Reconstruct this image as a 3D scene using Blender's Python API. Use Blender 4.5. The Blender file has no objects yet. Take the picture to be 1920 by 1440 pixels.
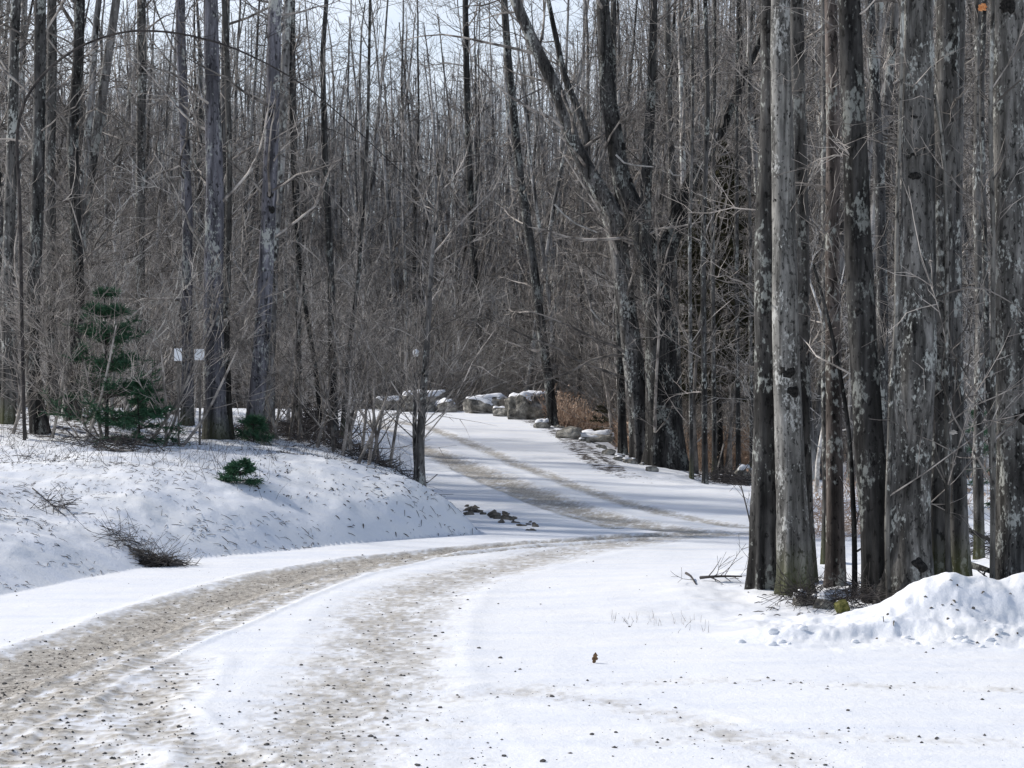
import bpy, math, random
import numpy as np
from mathutils import noise as mnoise
from math import pi, radians, sin, cos

SC = bpy.context.scene
COL = SC.collection
F = 3200.0      # focal length in photo pixels
HY = 780.0      # eye level row in the photo
CZ = 1.7        # eye height, metres

# ------------------------------------------------------------------ noise
def _hash(ix, iy, seed):
    n = (ix.astype(np.int64) * 374761393 + iy.astype(np.int64) * 668265263 + seed * 144269504) & 0xffffffff
    n = ((n ^ (n >> 13)) * 1274126177) & 0xffffffff
    n = n ^ (n >> 16)
    return (n & 0xffff) / 65535.0

def vnoise(x, y, seed=0):
    ix = np.floor(x); iy = np.floor(y)
    fx = x - ix; fy = y - iy
    fx = fx * fx * (3 - 2 * fx); fy = fy * fy * (3 - 2 * fy)
    a = _hash(ix, iy, seed); b = _hash(ix + 1, iy, seed)
    c = _hash(ix, iy + 1, seed); d = _hash(ix + 1, iy + 1, seed)
    return (a * (1 - fx) + b * fx) * (1 - fy) + (c * (1 - fx) + d * fx) * fy

def fbm(x, y, seed=0, octv=4):
    s = 0; a = 0.5
    for o in range(octv):
        s = s + a * (vnoise(x, y, seed + o * 17) - 0.5)
        x = x * 2.03 + 5.1; y = y * 2.03 + 1.7; a *= 0.5
    return s

def sm(t):
    t = np.clip(t, 0, 1)
    return t * t * (3 - 2 * t)

# ------------------------------------------------------------------ polylines
def poly_dist(x, y, pts):
    """distance to a polyline, and the arc length of the nearest point"""
    best = np.full(x.shape, 1e9); al = np.zeros(x.shape); acc = 0.0
    side = np.zeros(x.shape)
    for (x0, y0), (x1, y1) in zip(pts[:-1], pts[1:]):
        dx, dy = x1 - x0, y1 - y0
        L2 = dx * dx + dy * dy; L = math.sqrt(L2)
        t = np.clip(((x - x0) * dx + (y - y0) * dy) / L2, 0, 1)
        qx = x - x0 - t * dx; qy = y - y0 - t * dy
        d = np.sqrt(qx * qx + qy * qy)
        m = d < best
        best = np.where(m, d, best); al = np.where(m, acc + t * L, al)
        side = np.where(m, np.sign(dx * qy - dy * qx), side)
        acc += L
    return best, al, side

def in_poly(x, y, pts):
    c = np.zeros(x.shape, bool)
    n = len(pts)
    for i in range(n):
        x0, y0 = pts[i]; x1, y1 = pts[(i + 1) % n]
        if y0 == y1: continue
        m = ((y0 > y) != (y1 > y)) & (x < (x1 - x0) * (y - y0) / (y1 - y0) + x0)
        c ^= m
    return c

# foot of the left bank, then left edge of the climbing road
BANK = [(-9, 2), (-6.6, 10), (-4.87, 16.2), (-4.5, 17.8), (-3.8, 20), (-2.47, 21.9), (-1.5, 23.1), (-.45, 24.2),
        (-.72, 26.0), (-1.0, 27.5), (-1.5, 29.5), (-1.95, 33.8), (-2.4, 40.9), (-4.2, 46.5), (-9, 50), (-45, 55)]
BANKP = BANK + [(-90, 55), (-90, 2)]
REDGE = [(3.8, 22), (4.05, 25.5), (3.9, 28.5), (2.0, 33.8), (1.15, 44), (-0.1, 49.5), (-4, 53), (-12, 55), (-60, 60)]
RIGHTP = REDGE[::-1] + [(5, 17), (60, 17), (400, 17), (400, 500), (-400, 500), (-400, 60)]
ROADP = [(-12, 3), (-6.6, 10)] + BANK[2:] + [(-60, 60)] + REDGE[::-1][1:] + [(3.0, 20.5), (1.45, 17.4), (0.9, 14.2), (1.5, 12.9), (2.2, 12.65), (4.0, 12.55), (9, 12.4), (14, 11), (14, 3)]

def s_road(y):
    r = 0.5 * ((y - 26.0) + np.sqrt((y - 26.0) ** 2 + 3.0))
    a = 0.077 * r
    top = 1.86 + 0.022 * np.clip(y - 50, 0, 28)
    return top - 0.5 * ((top - a) + np.sqrt((top - a) ** 2 + 0.004))

def h_base(x, y):
    x = np.asarray(x, float); y = np.asarray(y, float)
    s = s_road(y)
    d, al, _ = poly_dist(x, y, BANK)
    inb = in_poly(x, y, BANKP)
    hb = np.interp(y, [5, 16, 22, 30, 40, 50, 78], [0.75, 1.1, 1.45, 1.72, 1.86, 1.97, 2.48])
    L = np.interp(x, [-6, -3, -1, 0], [2.7, 2.0, 1.3, 0.8])
    h = np.where(inb, s + (hb - s) * (1 - np.exp(-d / L)), s)
    h = h + .26 * np.exp(-(((x + 3.5) / 1.25) ** 2 + ((y - 31) / 2.6) ** 2)) * inb * sm(d / .9)
    # right side
    dr, _, _ = poly_dist(x, y, REDGE)
    inr = in_poly(x, y, RIGHTP)
    r = 0.10 + 0.012 * np.clip(y - 16, 0, 50) + 2.0 * sm((y - 58) / 22)
    r = np.minimum(r, 2.48)
    wr = np.where(inr, sm(dr / 2.8), 0) * sm((y - 24) / 4)
    h = h * (1 - wr) + r * wr
    # raised snow round the feet of the right trees
    e = np.exp(-(((x - 3.6) / 2.3) ** 2 + ((y - 16.2) / 2.6) ** 2) ** 1.4)
    h = h + 0.13 * e
    # ploughed mound beside the near road
    mh = np.interp(x, [1.2, 1.9, 2.6, 2.9, 3.25, 3.5, 3.78, 3.95, 4.3, 5.2, 7, 9], [0, .03, .07, .17, .31, .41, .36, .33, .40, .33, .35, 0])
    yc = 13.75 + 0.15 * np.sin(x * 1.9)
    wy = np.where(y < yc, 0.95, 1.0)
    p = np.clip(1 - np.abs(y - yc) / wy, 0, 1)
    p = sm(p) * 0.45 + p * 0.55
    h = h + mh * np.minimum(p * 1.05, 1.0)
    # small lower lip of pushed snow at the mound foot
    h = h + 0.07 * np.exp(-((y - 12.95 - 0.05 * np.sin(x * 5)) / 0.16) ** 2) * sm((x - 1.5) / .5) * sm((9 - x) / 2)
    # far plateau and hill
    h = np.where(y > 78, 2.48, h)
    a = x / np.maximum(y, 1)
    top = np.interp(a, [-.5, -.3, -.1, .05, .11, .3], [24, 26, 30, 33, 54, 66]) + 4 * np.sin(a * 23)
    h = h + (top) * sm((y - 88) / 175) * sm((520 - y) / 200)
    return h

TR = {}
def px2w(px, py):
    ys = np.geomspace(6, 80, 4000)
    xs = (px - 960) / F * ys
    pr = HY - F * (h_base(xs, ys) - CZ) / ys
    i = np.argmax(pr <= py)
    return float(xs[i]), float(ys[i])

def hz(x, y):
    return float(h_detail(np.array([float(x)]), np.array([float(y)]))[0])

# wheel tracks: (photo path, half width m, strength, tread)
TRK_PX = [
    ([(-260, 1400), (0, 1285), (110, 1235), (230, 1195), (330, 1150), (450, 1110), (560, 1080), (700, 1052), (850, 1033), (1000, 1021), (1150, 1009), (1300, 1000)], .37, 1.4, 0),
    ([(-100, 1420), (20, 1350), (150, 1285), (300, 1215), (420, 1165), (530, 1120), (650, 1078), (800, 1046), (1000, 1028), (1200, 1012)], .17, .8, 1),
    ([(1380, 998), (1250, 1008), (1100, 1028), (980, 1052), (850, 1085), (760, 1120), (725, 1160), (710, 1215), (670, 1290), (600, 1370), (540, 1440), (440, 1600)], .46, .48, 0),
    ([(1000, 1055), (880, 1085), (820, 1150), (790, 1230), (830, 1330), (900, 1440)], .22, .16, 0),
    ([(150, 1270), (260, 1310), (330, 1370), (430, 1430), (520, 1500)], .18, .5, 1),
    ([(-60, 1390), (80, 1400), (200, 1450), (300, 1520)], .30, .55, 1),
    ([(-260, 1530), (0, 1420), (140, 1345), (260, 1290)], .28, .55, 1),
    ([(330, 1240), (300, 1300), (230, 1380), (150, 1470)], .24, .5, 1),
    ([(1290, 996), (1180, 980), (1060, 948), (980, 920), (890, 882), (820, 852), (740, 815), (690, 790)], .34, .9, 0),
    ([(1400, 988), (1300, 972), (1180, 945), (1060, 905), (960, 865), (880, 830), (800, 800), (720, 786)], .2, .6, 0),
    ([(1160, 990), (1040, 958), (930, 915), (850, 878)], .10, .6, 0),
    ([(960, 1290), (1150, 1315), (1300, 1350), (1500, 1430)], .22, .24, 0),
    ([(2100, 1300), (1700, 1290), (1300, 1275), (1000, 1285), (820, 1310)], .2, .2, 0),
    ([(2100, 1400), (1700, 1385), (1400, 1370), (1200, 1390)], .2, .2, 0),
]
def gp(px, py):
    y = CZ * F / (py - HY) if py > 1004 else None
    if y is None:
        return px2w(px, py)
    return ((px - 960) / F * y, y)
TRK = [([gp(a, b) for a, b in p], w, s, t) for p, w, s, t in TRK_PX]

def tracks(x, y):
    x = np.asarray(x, float); y = np.asarray(y, float)
    k = (y < 60) & (np.abs(x) < y * .5 + 1) & in_poly(x, y, ROADP)
    m = np.zeros(x.shape); r = np.zeros(x.shape)
    if k.any():
        m[k], r[k] = tracks_(x[k], y[k])
    return m, r

def tracks_(x, y):
    m = np.zeros(x.shape); rut = np.zeros(x.shape)
    wob = fbm(x * 1.1, y * 1.1, 5, 3) * 0.35
    for k, (p, w, s, t) in enumerate(TRK):
        d, al, side = poly_dist(x + wob * .3, y + wob * .3, p)
        if k < 2: d = d / (1 - .5 * sm((y - 18) / 4))
        e = np.exp(-(d / w) ** 2.0 * 0.9)
        ew = np.exp(-(d / (w * 2.1)) ** 2.0)
        g = e * 1.15 + 0.05 * ew
        if t:
            st = 0.5 + 0.5 * np.sin(al * 2 * pi / 0.15 + fbm(x * 4, y * 4, 9, 3) * 9)
            g = g * (0.45 + 0.75 * st)
            rut = rut + e * (st - .5) * 0.006
        m = np.maximum(m, g * s) + 0.15 * np.minimum(m, g * s)
        rut = rut - e * 0.022 * s + 0.015 * s * np.exp(-((d - w * 1.45) / (w * .28)) ** 2)
    return m, rut

def h_detail(x, y):
    h = h_base(x, y)
    near = np.clip(1.4 - y / 90, 0.0, 1)
    off = ~in_poly(x, y, ROADP)
    d1, _, _ = poly_dist(x, y, ROADP + [ROADP[0]])
    wo = np.where(off, sm(d1 / .8), 0)
    h = h + (fbm(x * .55, y * .55, 1, 4) * 0.30 + fbm(x * 2.6, y * 2.6, 3, 3) * 0.09) * wo * near
    h = h + fbm(x * .5, y * .25, 7, 3) * 0.06 * (1 - wo) * near
    h = h + (fbm(x * 2.2, y * 4.5, 8, 3) * .014 + fbm(x * 9, y * 14, 9, 2) * .004 + np.clip(tracks(x, y)[0], 0, 1) * fbm(x * 16, y * 12, 12, 2) * .02) * near
    # crusty lumps on the ploughed mound
    mw = np.exp(-((y - 13.3) / .8) ** 2) * sm((x - 1.6) / .6)
    h = h + mw * fbm(x * 2.4, y * 2.8, 31, 5) * 0.17
    lip = np.exp(-((y - 12.9) / .28) ** 2) * sm((x - 1.6) / .6)
    h = h + lip * fbm(x * 7.0, y * 8.5, 37, 4) * 0.09 + mw * fbm(x * 13, y * 13, 38, 3) * .035
    m, rut = tracks(x, y)
    h = h + rut * np.where(y < 60, 1, 0)
    return h

# ------------------------------------------------------------------ mesh helpers
def mesh_np(name, V, Q, mat, smooth=True):
    V = np.asarray(V, np.float32).reshape(-1, 3); Q = np.asarray(Q, np.int32)
    n = Q.shape[1]
    me = bpy.data.meshes.new(name)
    me.vertices.add(len(V)); me.vertices.foreach_set('co', V.ravel())
    me.loops.add(Q.size); me.loops.foreach_set('vertex_index', Q.ravel())
    me.polygons.add(len(Q))
    me.polygons.foreach_set('loop_start', np.arange(0, Q.size, n, dtype=np.int32))
    me.polygons.foreach_set('use_smooth', np.full(len(Q), smooth))
    me.update(calc_edges=True)
    if mat: me.materials.append(mat)
    return me

def link(name, me, parent=None, loc=(0, 0, 0)):
    o = bpy.data.objects.new(name, me); COL.objects.link(o)
    o.location = loc
    if parent: o.parent = parent
    return o

def tag(o, label=None, cat=None, group=None, kind=None):
    if label: o['label'] = label
    if cat: o['category'] = cat
    if group: o['group'] = group
    if kind: o['kind'] = kind
    return o

def tubes_np(P, R, s, close=False):
    n, k, _ = P.shape
    T = np.gradient(P, axis=1)
    T /= np.linalg.norm(T, axis=2, keepdims=True) + 1e-9
    mt = T.mean(1); mt /= np.linalg.norm(mt, axis=1, keepdims=True) + 1e-9
    rv = np.where(np.abs(mt[:, 2:3]) > .8, np.array([[1., 0, 0]]), np.array([[0, 0, 1.]]))
    ref = np.cross(mt, rv); ref = np.repeat(ref[:, None, :], k, 1)
    U = np.cross(T, ref); U /= np.linalg.norm(U, axis=2, keepdims=True) + 1e-9
    W = np.cross(T, U)
    a = np.arange(s) * 2 * pi / s
    V = P[:, :, None, :] + R[:, :, None, None] * (U[:, :, None, :] * np.cos(a)[None, None, :, None] + W[:, :, None, :] * np.sin(a)[None, None, :, None])
    idx = np.arange(n * k * s).reshape(n, k, s)
    A = idx[:, :-1, :]; B = np.roll(A, -1, 2); D = idx[:, 1:, :]; C = np.roll(D, -1, 2)
    Q = np.stack([A, D, C, B], -1).reshape(-1, 4)
    return V.reshape(-1, 3), Q

class Sticks:
    def __init__(self): self.b = {}
    def add(self, P, R, s=3):
        P = np.asarray(P, float); R = np.asarray(R, float)
        self.b.setdefault((len(P), s), []).append((P, R))
    def arrays(self):
        Vs = []; Qs = []; off = 0
        for (k, s), l in self.b.items():
            V, Q = tubes_np(np.stack([p for p, _ in l]), np.stack([r for _, r in l]), s)
            Vs.append(V); Qs.append(Q + off); off += len(V)
        return np.concatenate(Vs), np.concatenate(Qs)
    def mesh(self, name, mat):
        V, Q = self.arrays()
        return mesh_np(name, V, Q, mat)

def path(rng, p0, d, L, k, wig, up):
    P = [np.array(p0, float)]; d = np.array(d, float); st = L / (k - 1)
    nz = rng.normal(0, 1, (k, 3)) * wig
    for i in range(k - 1):
        d = d + nz[i]; d[2] += up; d /= np.linalg.norm(d)
        P.append(P[-1] + d * st)
    return np.array(P)

def grow(S, rng, P, R, specs):
    """specs: list of dict(n,t0,t1,L(lo,hi),ang(lo,hi),k,s,up,wig,rf,taper)"""
    if not specs: return
    sp = specs[0]; K = len(P) - 1
    n = sp['n'] if level_fixed(sp) else rng.poisson(sp['n'])
    seg = np.linalg.norm(P[-1] - P[0])
    for i in range(n):
        t = sp['t0'] + (sp.get('t1', 1.0) - sp['t0']) * rng.random() ** sp.get('bias', 1.0)
        f = t * K; j = min(int(f), K - 1); u = f - j
        q = P[j] * (1 - u) + P[j + 1] * u; r = (R[j] * (1 - u) + R[j + 1] * u)
        T = P[j + 1] - P[j]; T = T / (np.linalg.norm(T) + 1e-9)
        v = rng.normal(0, 1, 3); v -= T * v.dot(T); v /= np.linalg.norm(v)
        a = radians(rng.uniform(*sp['ang']))
        d = T * cos(a) + v * sin(a)
        L = rng.uniform(*sp['L'])
        if 'rel' in sp: L *= seg * sp['rel']
        if sp.get('shrink'): L *= (1 - sp['shrink'] * t)
        r0 = min(r * sp['rf'], sp.get('rmax', .06)) * rng.uniform(.6, 1)
        r0 = max(r0, sp.get('rmin', .003))
        p = path(rng, q, d, L, sp['k'], sp['wig'], sp['up'])
        rr = np.linspace(r0, max(r0 * .25, .0018), sp['k'])
        S.add(p, rr, sp['s'])
        grow(S, rng, p, rr, specs[1:])

def level_fixed(sp): return sp.get('fixed', False)

# ------------------------------------------------------------------ materials
def nt(name):
    m = bpy.data.materials.new(name); m.use_nodes = True
    N = m.node_tree.nodes; Lk = m.node_tree.links
    b = N['Principled BSDF']; b.inputs['Specular IOR Level'].default_value = .2
    return m, N, Lk, b

def ramp(N, pts, interp='LINEAR'):
    r = N.new('ShaderNodeValToRGB'); cr = r.color_ramp; cr.interpolation = interp
    while len(cr.elements) < len(pts): cr.elements.new(.5)
    for e, (p, c) in zip(cr.elements, pts):
        e.position = p; e.color = (*c, 1) if len(c) == 3 else c
    return r

def mixc(N, Lk, fac, a, b, mode='MIX'):
    m = N.new('ShaderNodeMix'); m.data_type = 'RGBA'; m.blend_type = mode
    for s, v in ((0, fac), (6, a), (7, b)):
        if hasattr(v, 'is_output'): Lk.new(v, m.inputs[s])
        elif s == 0: m.inputs[0].default_value = v
        else: m.inputs[s].default_value = (*v, 1)
    return m.outputs[2]

def mth(N, Lk, op, a, b=None, clamp=False):
    m = N.new('ShaderNodeMath'); m.operation = op; m.use_clamp = clamp
    for i, v in enumerate((a, b)):
        if v is None: continue
        if hasattr(v, 'is_output'): Lk.new(v, m.inputs[i])
        else: m.inputs[i].default_value = v
    return m.outputs[0]

def noise_n(N, Lk, vec, scale, detail=4, rough=.6, mscale=None):
    if mscale:
        mp = N.new('ShaderNodeMapping'); mp.inputs['Scale'].default_value = mscale
        Lk.new(vec, mp.inputs[0]); vec = mp.outputs[0]
    t = N.new('ShaderNodeTexNoise'); t.inputs['Scale'].default_value = scale
    t.inputs['Detail'].default_value = detail; t.inputs['Roughness'].default_value = rough
    Lk.new(vec, t.inputs['Vector']); return t.outputs['Fac']

def bark(name, dark, light, speck=0.0, blotch=.5, speckcol=(.42, .43, .40), scale=1.0, vary=.35, bump=.6, green=0):
    m, N, Lk, b = nt(name)
    tc = N.new('ShaderNodeTexCoord'); v = tc.outputs['Object']
    oi = N.new('ShaderNodeObjectInfo')
    n1 = noise_n(N, Lk, v, 9 * scale, 6, .7, (1, 1, .16))
    n2 = noise_n(N, Lk, v, 2.2 * scale, 4, .6, (1, 1, .35))
    nfu = noise_n(N, Lk, v, 13 * scale, 4, .6, (1, 1, .06))
    rfu = ramp(N, [(.40, (.38,) * 3), (.50, (1,) * 3), (.62, (1.25,) * 3)]); Lk.new(nfu, rfu.inputs[0])
    r1 = ramp(N, [(.36, dark), (.52, tuple((a + c) / 2 for a, c in zip(dark, light))), (.66, light)])
    Lk.new(n1, r1.inputs[0])
    c = r1.outputs[0]
    r2 = ramp(N, [(.38, (1 - blotch,) * 3), (.6, (1.15,) * 3)]); Lk.new(n2, r2.inputs[0])
    c = mixc(N, Lk, 1.0, c, r2.outputs[0], 'MULTIPLY')
    c = mixc(N, Lk, .75, c, rfu.outputs[0], 'MULTIPLY')
    if speck > 0:
        n3 = noise_n(N, Lk, v, 26 * scale, 3, .6, (1, 1, .6))
        n4 = noise_n(N, Lk, v, 3.5 * scale, 3, .5, (1, 1, .5))
        s = mth(N, Lk, 'ADD', mth(N, Lk, 'MULTIPLY', n3, .6), mth(N, Lk, 'MULTIPLY', n4, .75))
        r3 = ramp(N, [(.765 - speck * .12, (0,) * 3), (.83 - speck * .12, (.9,) * 3)]); Lk.new(s, r3.inputs[0])
        c = mixc(N, Lk, r3.outputs[0], c, speckcol)
        n5 = noise_n(N, Lk, v, 21 * scale, 3, .6, (1, 1, .5))
        r5 = ramp(N, [(.36, (.18,) * 3), (.44, (1,) * 3)]); Lk.new(n5, r5.inputs[0])
        c = mixc(N, Lk, .9, c, r5.outputs[0], 'MULTIPLY')
    if green:
        sx = N.new('ShaderNodeSeparateXYZ'); Lk.new(v, sx.inputs[0])
        g = mth(N, Lk, 'MULTIPLY', mth(N, Lk, 'SUBTRACT', 1.0, mth(N, Lk, 'DIVIDE', sx.outputs[2], .5), True), mth(N, Lk, 'MULTIPLY', n2, green), True)
        c = mixc(N, Lk, g, c, (.09, .10, .03))
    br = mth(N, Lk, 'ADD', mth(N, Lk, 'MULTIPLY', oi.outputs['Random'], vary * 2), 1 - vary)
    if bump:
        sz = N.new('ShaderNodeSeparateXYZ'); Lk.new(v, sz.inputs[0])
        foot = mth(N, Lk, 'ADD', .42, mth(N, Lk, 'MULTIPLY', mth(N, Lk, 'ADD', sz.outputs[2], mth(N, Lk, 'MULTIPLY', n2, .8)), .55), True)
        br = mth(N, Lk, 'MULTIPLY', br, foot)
    cb = N.new('ShaderNodeCombineColor')
    for i in range(3): Lk.new(br, cb.inputs[i])
    c = mixc(N, Lk, 1.0, c, cb.outputs[0], 'MULTIPLY')
    Lk.new(c, b.inputs['Base Color']); b.inputs['Roughness'].default_value = .9
    if bump:
        bp = N.new('ShaderNodeBump'); bp.inputs['Strength'].default_value = bump; bp.inputs['Distance'].default_value = .02
        Lk.new(n1, bp.inputs['Height']); Lk.new(bp.outputs[0], b.inputs['Normal'])
    return m

def simple(name, c1, c2, scale=8, rough=.85, lo=.4, hi=.6, vary=0):
    m, N, Lk, b = nt(name)
    tc = N.new('ShaderNodeTexCoord')
    n = noise_n(N, Lk, tc.outputs['Object'], scale, 4, .65)
    r = ramp(N, [(lo, c1), (hi, c2)]); Lk.new(n, r.inputs[0]); c = r.outputs[0]
    if vary:
        oi = N.new('ShaderNodeObjectInfo')
        br = mth(N, Lk, 'ADD', mth(N, Lk, 'MULTIPLY', oi.outputs['Random'], vary * 2), 1 - vary)
        cb = N.new('ShaderNodeCombineColor')
        for i in range(3): Lk.new(br, cb.inputs[i])
        c = mixc(N, Lk, 1.0, c, cb.outputs[0], 'MULTIPLY')
    Lk.new(c, b.inputs['Base Color']); b.inputs['Roughness'].default_value = rough
    return m

M = {}
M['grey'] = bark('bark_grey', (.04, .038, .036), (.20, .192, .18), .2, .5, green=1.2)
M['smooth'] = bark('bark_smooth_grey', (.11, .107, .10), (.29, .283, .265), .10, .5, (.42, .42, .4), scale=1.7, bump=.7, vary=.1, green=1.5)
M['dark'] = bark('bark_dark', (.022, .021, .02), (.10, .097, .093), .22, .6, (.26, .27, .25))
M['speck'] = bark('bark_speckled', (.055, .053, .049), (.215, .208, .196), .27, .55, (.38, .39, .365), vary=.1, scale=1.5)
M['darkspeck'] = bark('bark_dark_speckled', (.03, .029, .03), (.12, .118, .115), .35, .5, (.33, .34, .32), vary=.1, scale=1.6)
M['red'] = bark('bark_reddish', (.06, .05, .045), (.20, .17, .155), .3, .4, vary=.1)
M['purple'] = bark('bark_blue_grey', (.07, .068, .078), (.25, .245, .27), .3, .4, vary=.2, green=1.2)
M['bg'] = bark('bark_background', (.05, .047, .045), (.40, .385, .37), .25, .65, scale=.6, vary=.75, bump=0)
M['twig'] = simple('twig_bark', (.10, .09, .082), (.41, .375, .34), 3, vary=.5, lo=.42, hi=.6)
M['twiglight'] = simple('twig_light', (.24, .225, .21), (.60, .575, .54), 6, vary=.3)
M['twigdark'] = simple('twig_dark', (.03, .027, .027), (.09, .08, .075), 6, vary=.3)
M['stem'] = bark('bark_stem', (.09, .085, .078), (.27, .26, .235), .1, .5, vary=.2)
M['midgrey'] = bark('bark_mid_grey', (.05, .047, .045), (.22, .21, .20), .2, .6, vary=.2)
M['palet'] = simple('twig_pale', (.28, .27, .25), (.5, .48, .45), 6)
M['knot'] = simple('knot_black', (.004, .004, .004), (.028, .026, .024), 45)
M['needle'] = simple('pine_needles', (.022, .07, .038), (.07, .16, .085), 14, .6)
M['needle_olive'] = simple('olive_needles', (.018, .020, .010), (.075, .07, .035), 10, .8)
M['fern'] = simple('dry_bracken', (.27, .18, .13), (.55, .42, .32), 5)
M['straw'] = simple('dry_grass_blades', (.28, .22, .12), (.5, .4, .25), 5)
M['leaf'] = simple('dead_leaf', (.12, .07, .04), (.30, .19, .10), 40)
M['orange'] = simple('orange_leaf', (.45, .17, .06), (.6, .3, .14), 40)
M['stone'] = simple('gravel_stone', (.03, .028, .026), (.14, .13, .12), 20)
M['soil'] = simple('frozen_soil', (.05, .043, .035), (.18, .16, .135), 14)
M['white'] = simple('white_board_paint', (.9, .92, .95), (.95, .96, .97), 3, .5)
M['post'] = simple('post_wood', (.10, .09, .08), (.2, .18, .16), 8)
M['moss'] = simple('moss_rock', (.05, .055, .012), (.16, .15, .05), 18)

def rock_mat():
    m, N, Lk, b = nt('boulder_rock')
    tc = N.new('ShaderNodeTexCoord'); v = tc.outputs['Object']
    n = noise_n(N, Lk, v, 5, 8, .7); n2 = noise_n(N, Lk, v, 1.6, 4, .6)
    r = ramp(N, [(.33, (.06, .056, .05)), (.5, (.24, .23, .205)), (.68, (.50, .475, .42))]); Lk.new(n, r.inputs[0])
    r2 = ramp(N, [(.4, (.5,) * 3), (.6, (1.2,) * 3)]); Lk.new(n2, r2.inputs[0])
    c = mixc(N, Lk, 1, r.outputs[0], r2.outputs[0], 'MULTIPLY')
    Lk.new(c, b.inputs['Base Color']); b.inputs['Roughness'].default_value = .9
    bp = N.new('ShaderNodeBump'); bp.inputs['Strength'].default_value = .9; bp.inputs['Distance'].default_value = .06
    Lk.new(n, bp.inputs['Height']); Lk.new(bp.outputs[0], b.inputs['Normal'])
    return m
M['rock'] = rock_mat()

def snow_cap_mat():
    m, N, Lk, b = nt('snow_cap')
    tc = N.new('ShaderNodeTexCoord')
    n = noise_n(N, Lk, tc.outputs['Object'], 9, 5, .6)
    r = ramp(N, [(.3, (.62, .64, .68)), (.5, (.84, .85, .87))]); Lk.new(n, r.inputs[0])
    Lk.new(r.outputs[0], b.inputs['Base Color']); b.inputs['Roughness'].default_value = .7
    return m
M['cap'] = snow_cap_mat()

def ground_mat():
    m, N, Lk, b = nt('snow_ground')
    tc = N.new('ShaderNodeTexCoord'); v = tc.outputs['Object']
    def attr(n):
        a = N.new('ShaderNodeAttribute'); a.attribute_name = n; return a.outputs['Fac']
    dirt = attr('dirt'); litter = attr('litter'); bank = attr('bank')
    nf = noise_n(N, Lk, v, 26, 5, .75)
    nm = noise_n(N, Lk, v, 5.5, 5, .7)
    ng = noise_n(N, Lk, v, 1.1, 5, .65, (.55, 2.4, 1))
    nvf = noise_n(N, Lk, v, 75, 3, .7)
    # snow colour, soft light painted in as cream and bluish streaks
    rs = ramp(N, [(.3, (.74, .77, .83)), (.5, (.81, .825, .85)), (.7, (.86, .86, .85))]); Lk.new(ng, rs.inputs[0])
    snow = rs.outputs[0]
    # dirty veil
    dsum = mth(N, Lk, 'ADD', mth(N, Lk, 'MULTIPLY', dirt, 1.0), mth(N, Lk, 'MULTIPLY', mth(N, Lk, 'SUBTRACT', nm, .5), mth(N, Lk, 'ADD', mth(N, Lk, 'MULTIPLY', dirt, 1.3), .10)))
    dsum = mth(N, Lk, 'ADD', dsum, mth(N, Lk, 'MULTIPLY', mth(N, Lk, 'SUBTRACT', nf, .5), mth(N, Lk, 'ADD', mth(N, Lk, 'MULTIPLY', dirt, 1.9), .08)))
    rd = ramp(N, [(.17, (0,) * 3), (.5, (.55,) * 3), (.95, (.92,) * 3)]); Lk.new(dsum, rd.inputs[0])
    rdc = ramp(N, [(.36, (.15, .128, .105)), (.5, (.36, .325, .27)), (.64, (.60, .565, .50))]); Lk.new(nf, rdc.inputs[0])
    c = mixc(N, Lk, rd.outputs[0], snow, rdc.outputs[0])
    # tiny dark grit
    gs = mth(N, Lk, 'ADD', nvf, mth(N, Lk, 'MULTIPLY', dirt, .10))
    rg = ramp(N, [(.735, (0,) * 3), (.765, (.75,) * 3)]); Lk.new(gs, rg.inputs[0])
    c = mixc(N, Lk, rg.outputs[0], c, (.13, .115, .10))
    # bank: leaf litter and grass showing in streaks
    mp = N.new('ShaderNodeMapping'); mp.inputs['Rotation'].default_value = (0, 0, radians(-35)); mp.inputs['Scale'].default_value = (9, 2.2, 5)
    Lk.new(v, mp.inputs[0])
    nb = noise_n(N, Lk, mp.outputs[0], 1.6, 6, .75)
    sb = mth(N, Lk, 'ADD', nb, mth(N, Lk, 'MULTIPLY', bank, .13))
    rb = ramp(N, [(.70, (0,) * 3), (.78, (.65,) * 3)]); Lk.new(sb, rb.inputs[0])
    fb = mth(N, Lk, 'MULTIPLY', rb.outputs[0], mth(N, Lk, 'MULTIPLY', bank, 3.0, True))
    c = mixc(N, Lk, fb, c, (.13, .105, .09))
    # forest floor
    lsum = mth(N, Lk, 'ADD', litter, mth(N, Lk, 'MULTIPLY', mth(N, Lk, 'SUBTRACT', nm, .5), 1.6))
    rl = ramp(N, [(.38, (0,) * 3), (.55, (1,) * 3)]); Lk.new(lsum, rl.inputs[0])
    rlc = ramp(N, [(.35, (.022, .018, .015)), (.62, (.085, .068, .055))]); Lk.new(nf, rlc.inputs[0])
    c = mixc(N, Lk, mth(N, Lk, 'MULTIPLY', rl.outputs[0], mth(N, Lk, 'MULTIPLY', litter, 4.0, True)), c, rlc.outputs[0])
    Lk.new(c, b.inputs['Base Color']); b.inputs['Roughness'].default_value = .75
    hh = mth(N, Lk, 'ADD', mth(N, Lk, 'MULTIPLY', nf, .5), mth(N, Lk, 'ADD', nm, mth(N, Lk, 'MULTIPLY', nvf, .15)))
    bp = N.new('ShaderNodeBump'); bp.inputs['Strength'].default_value = .55; bp.inputs['Distance'].default_value = .02
    Lk.new(hh, bp.inputs['Height']); Lk.new(bp.outputs[0], b.inputs['Normal'])
    return m
M['ground'] = ground_mat()

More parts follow.
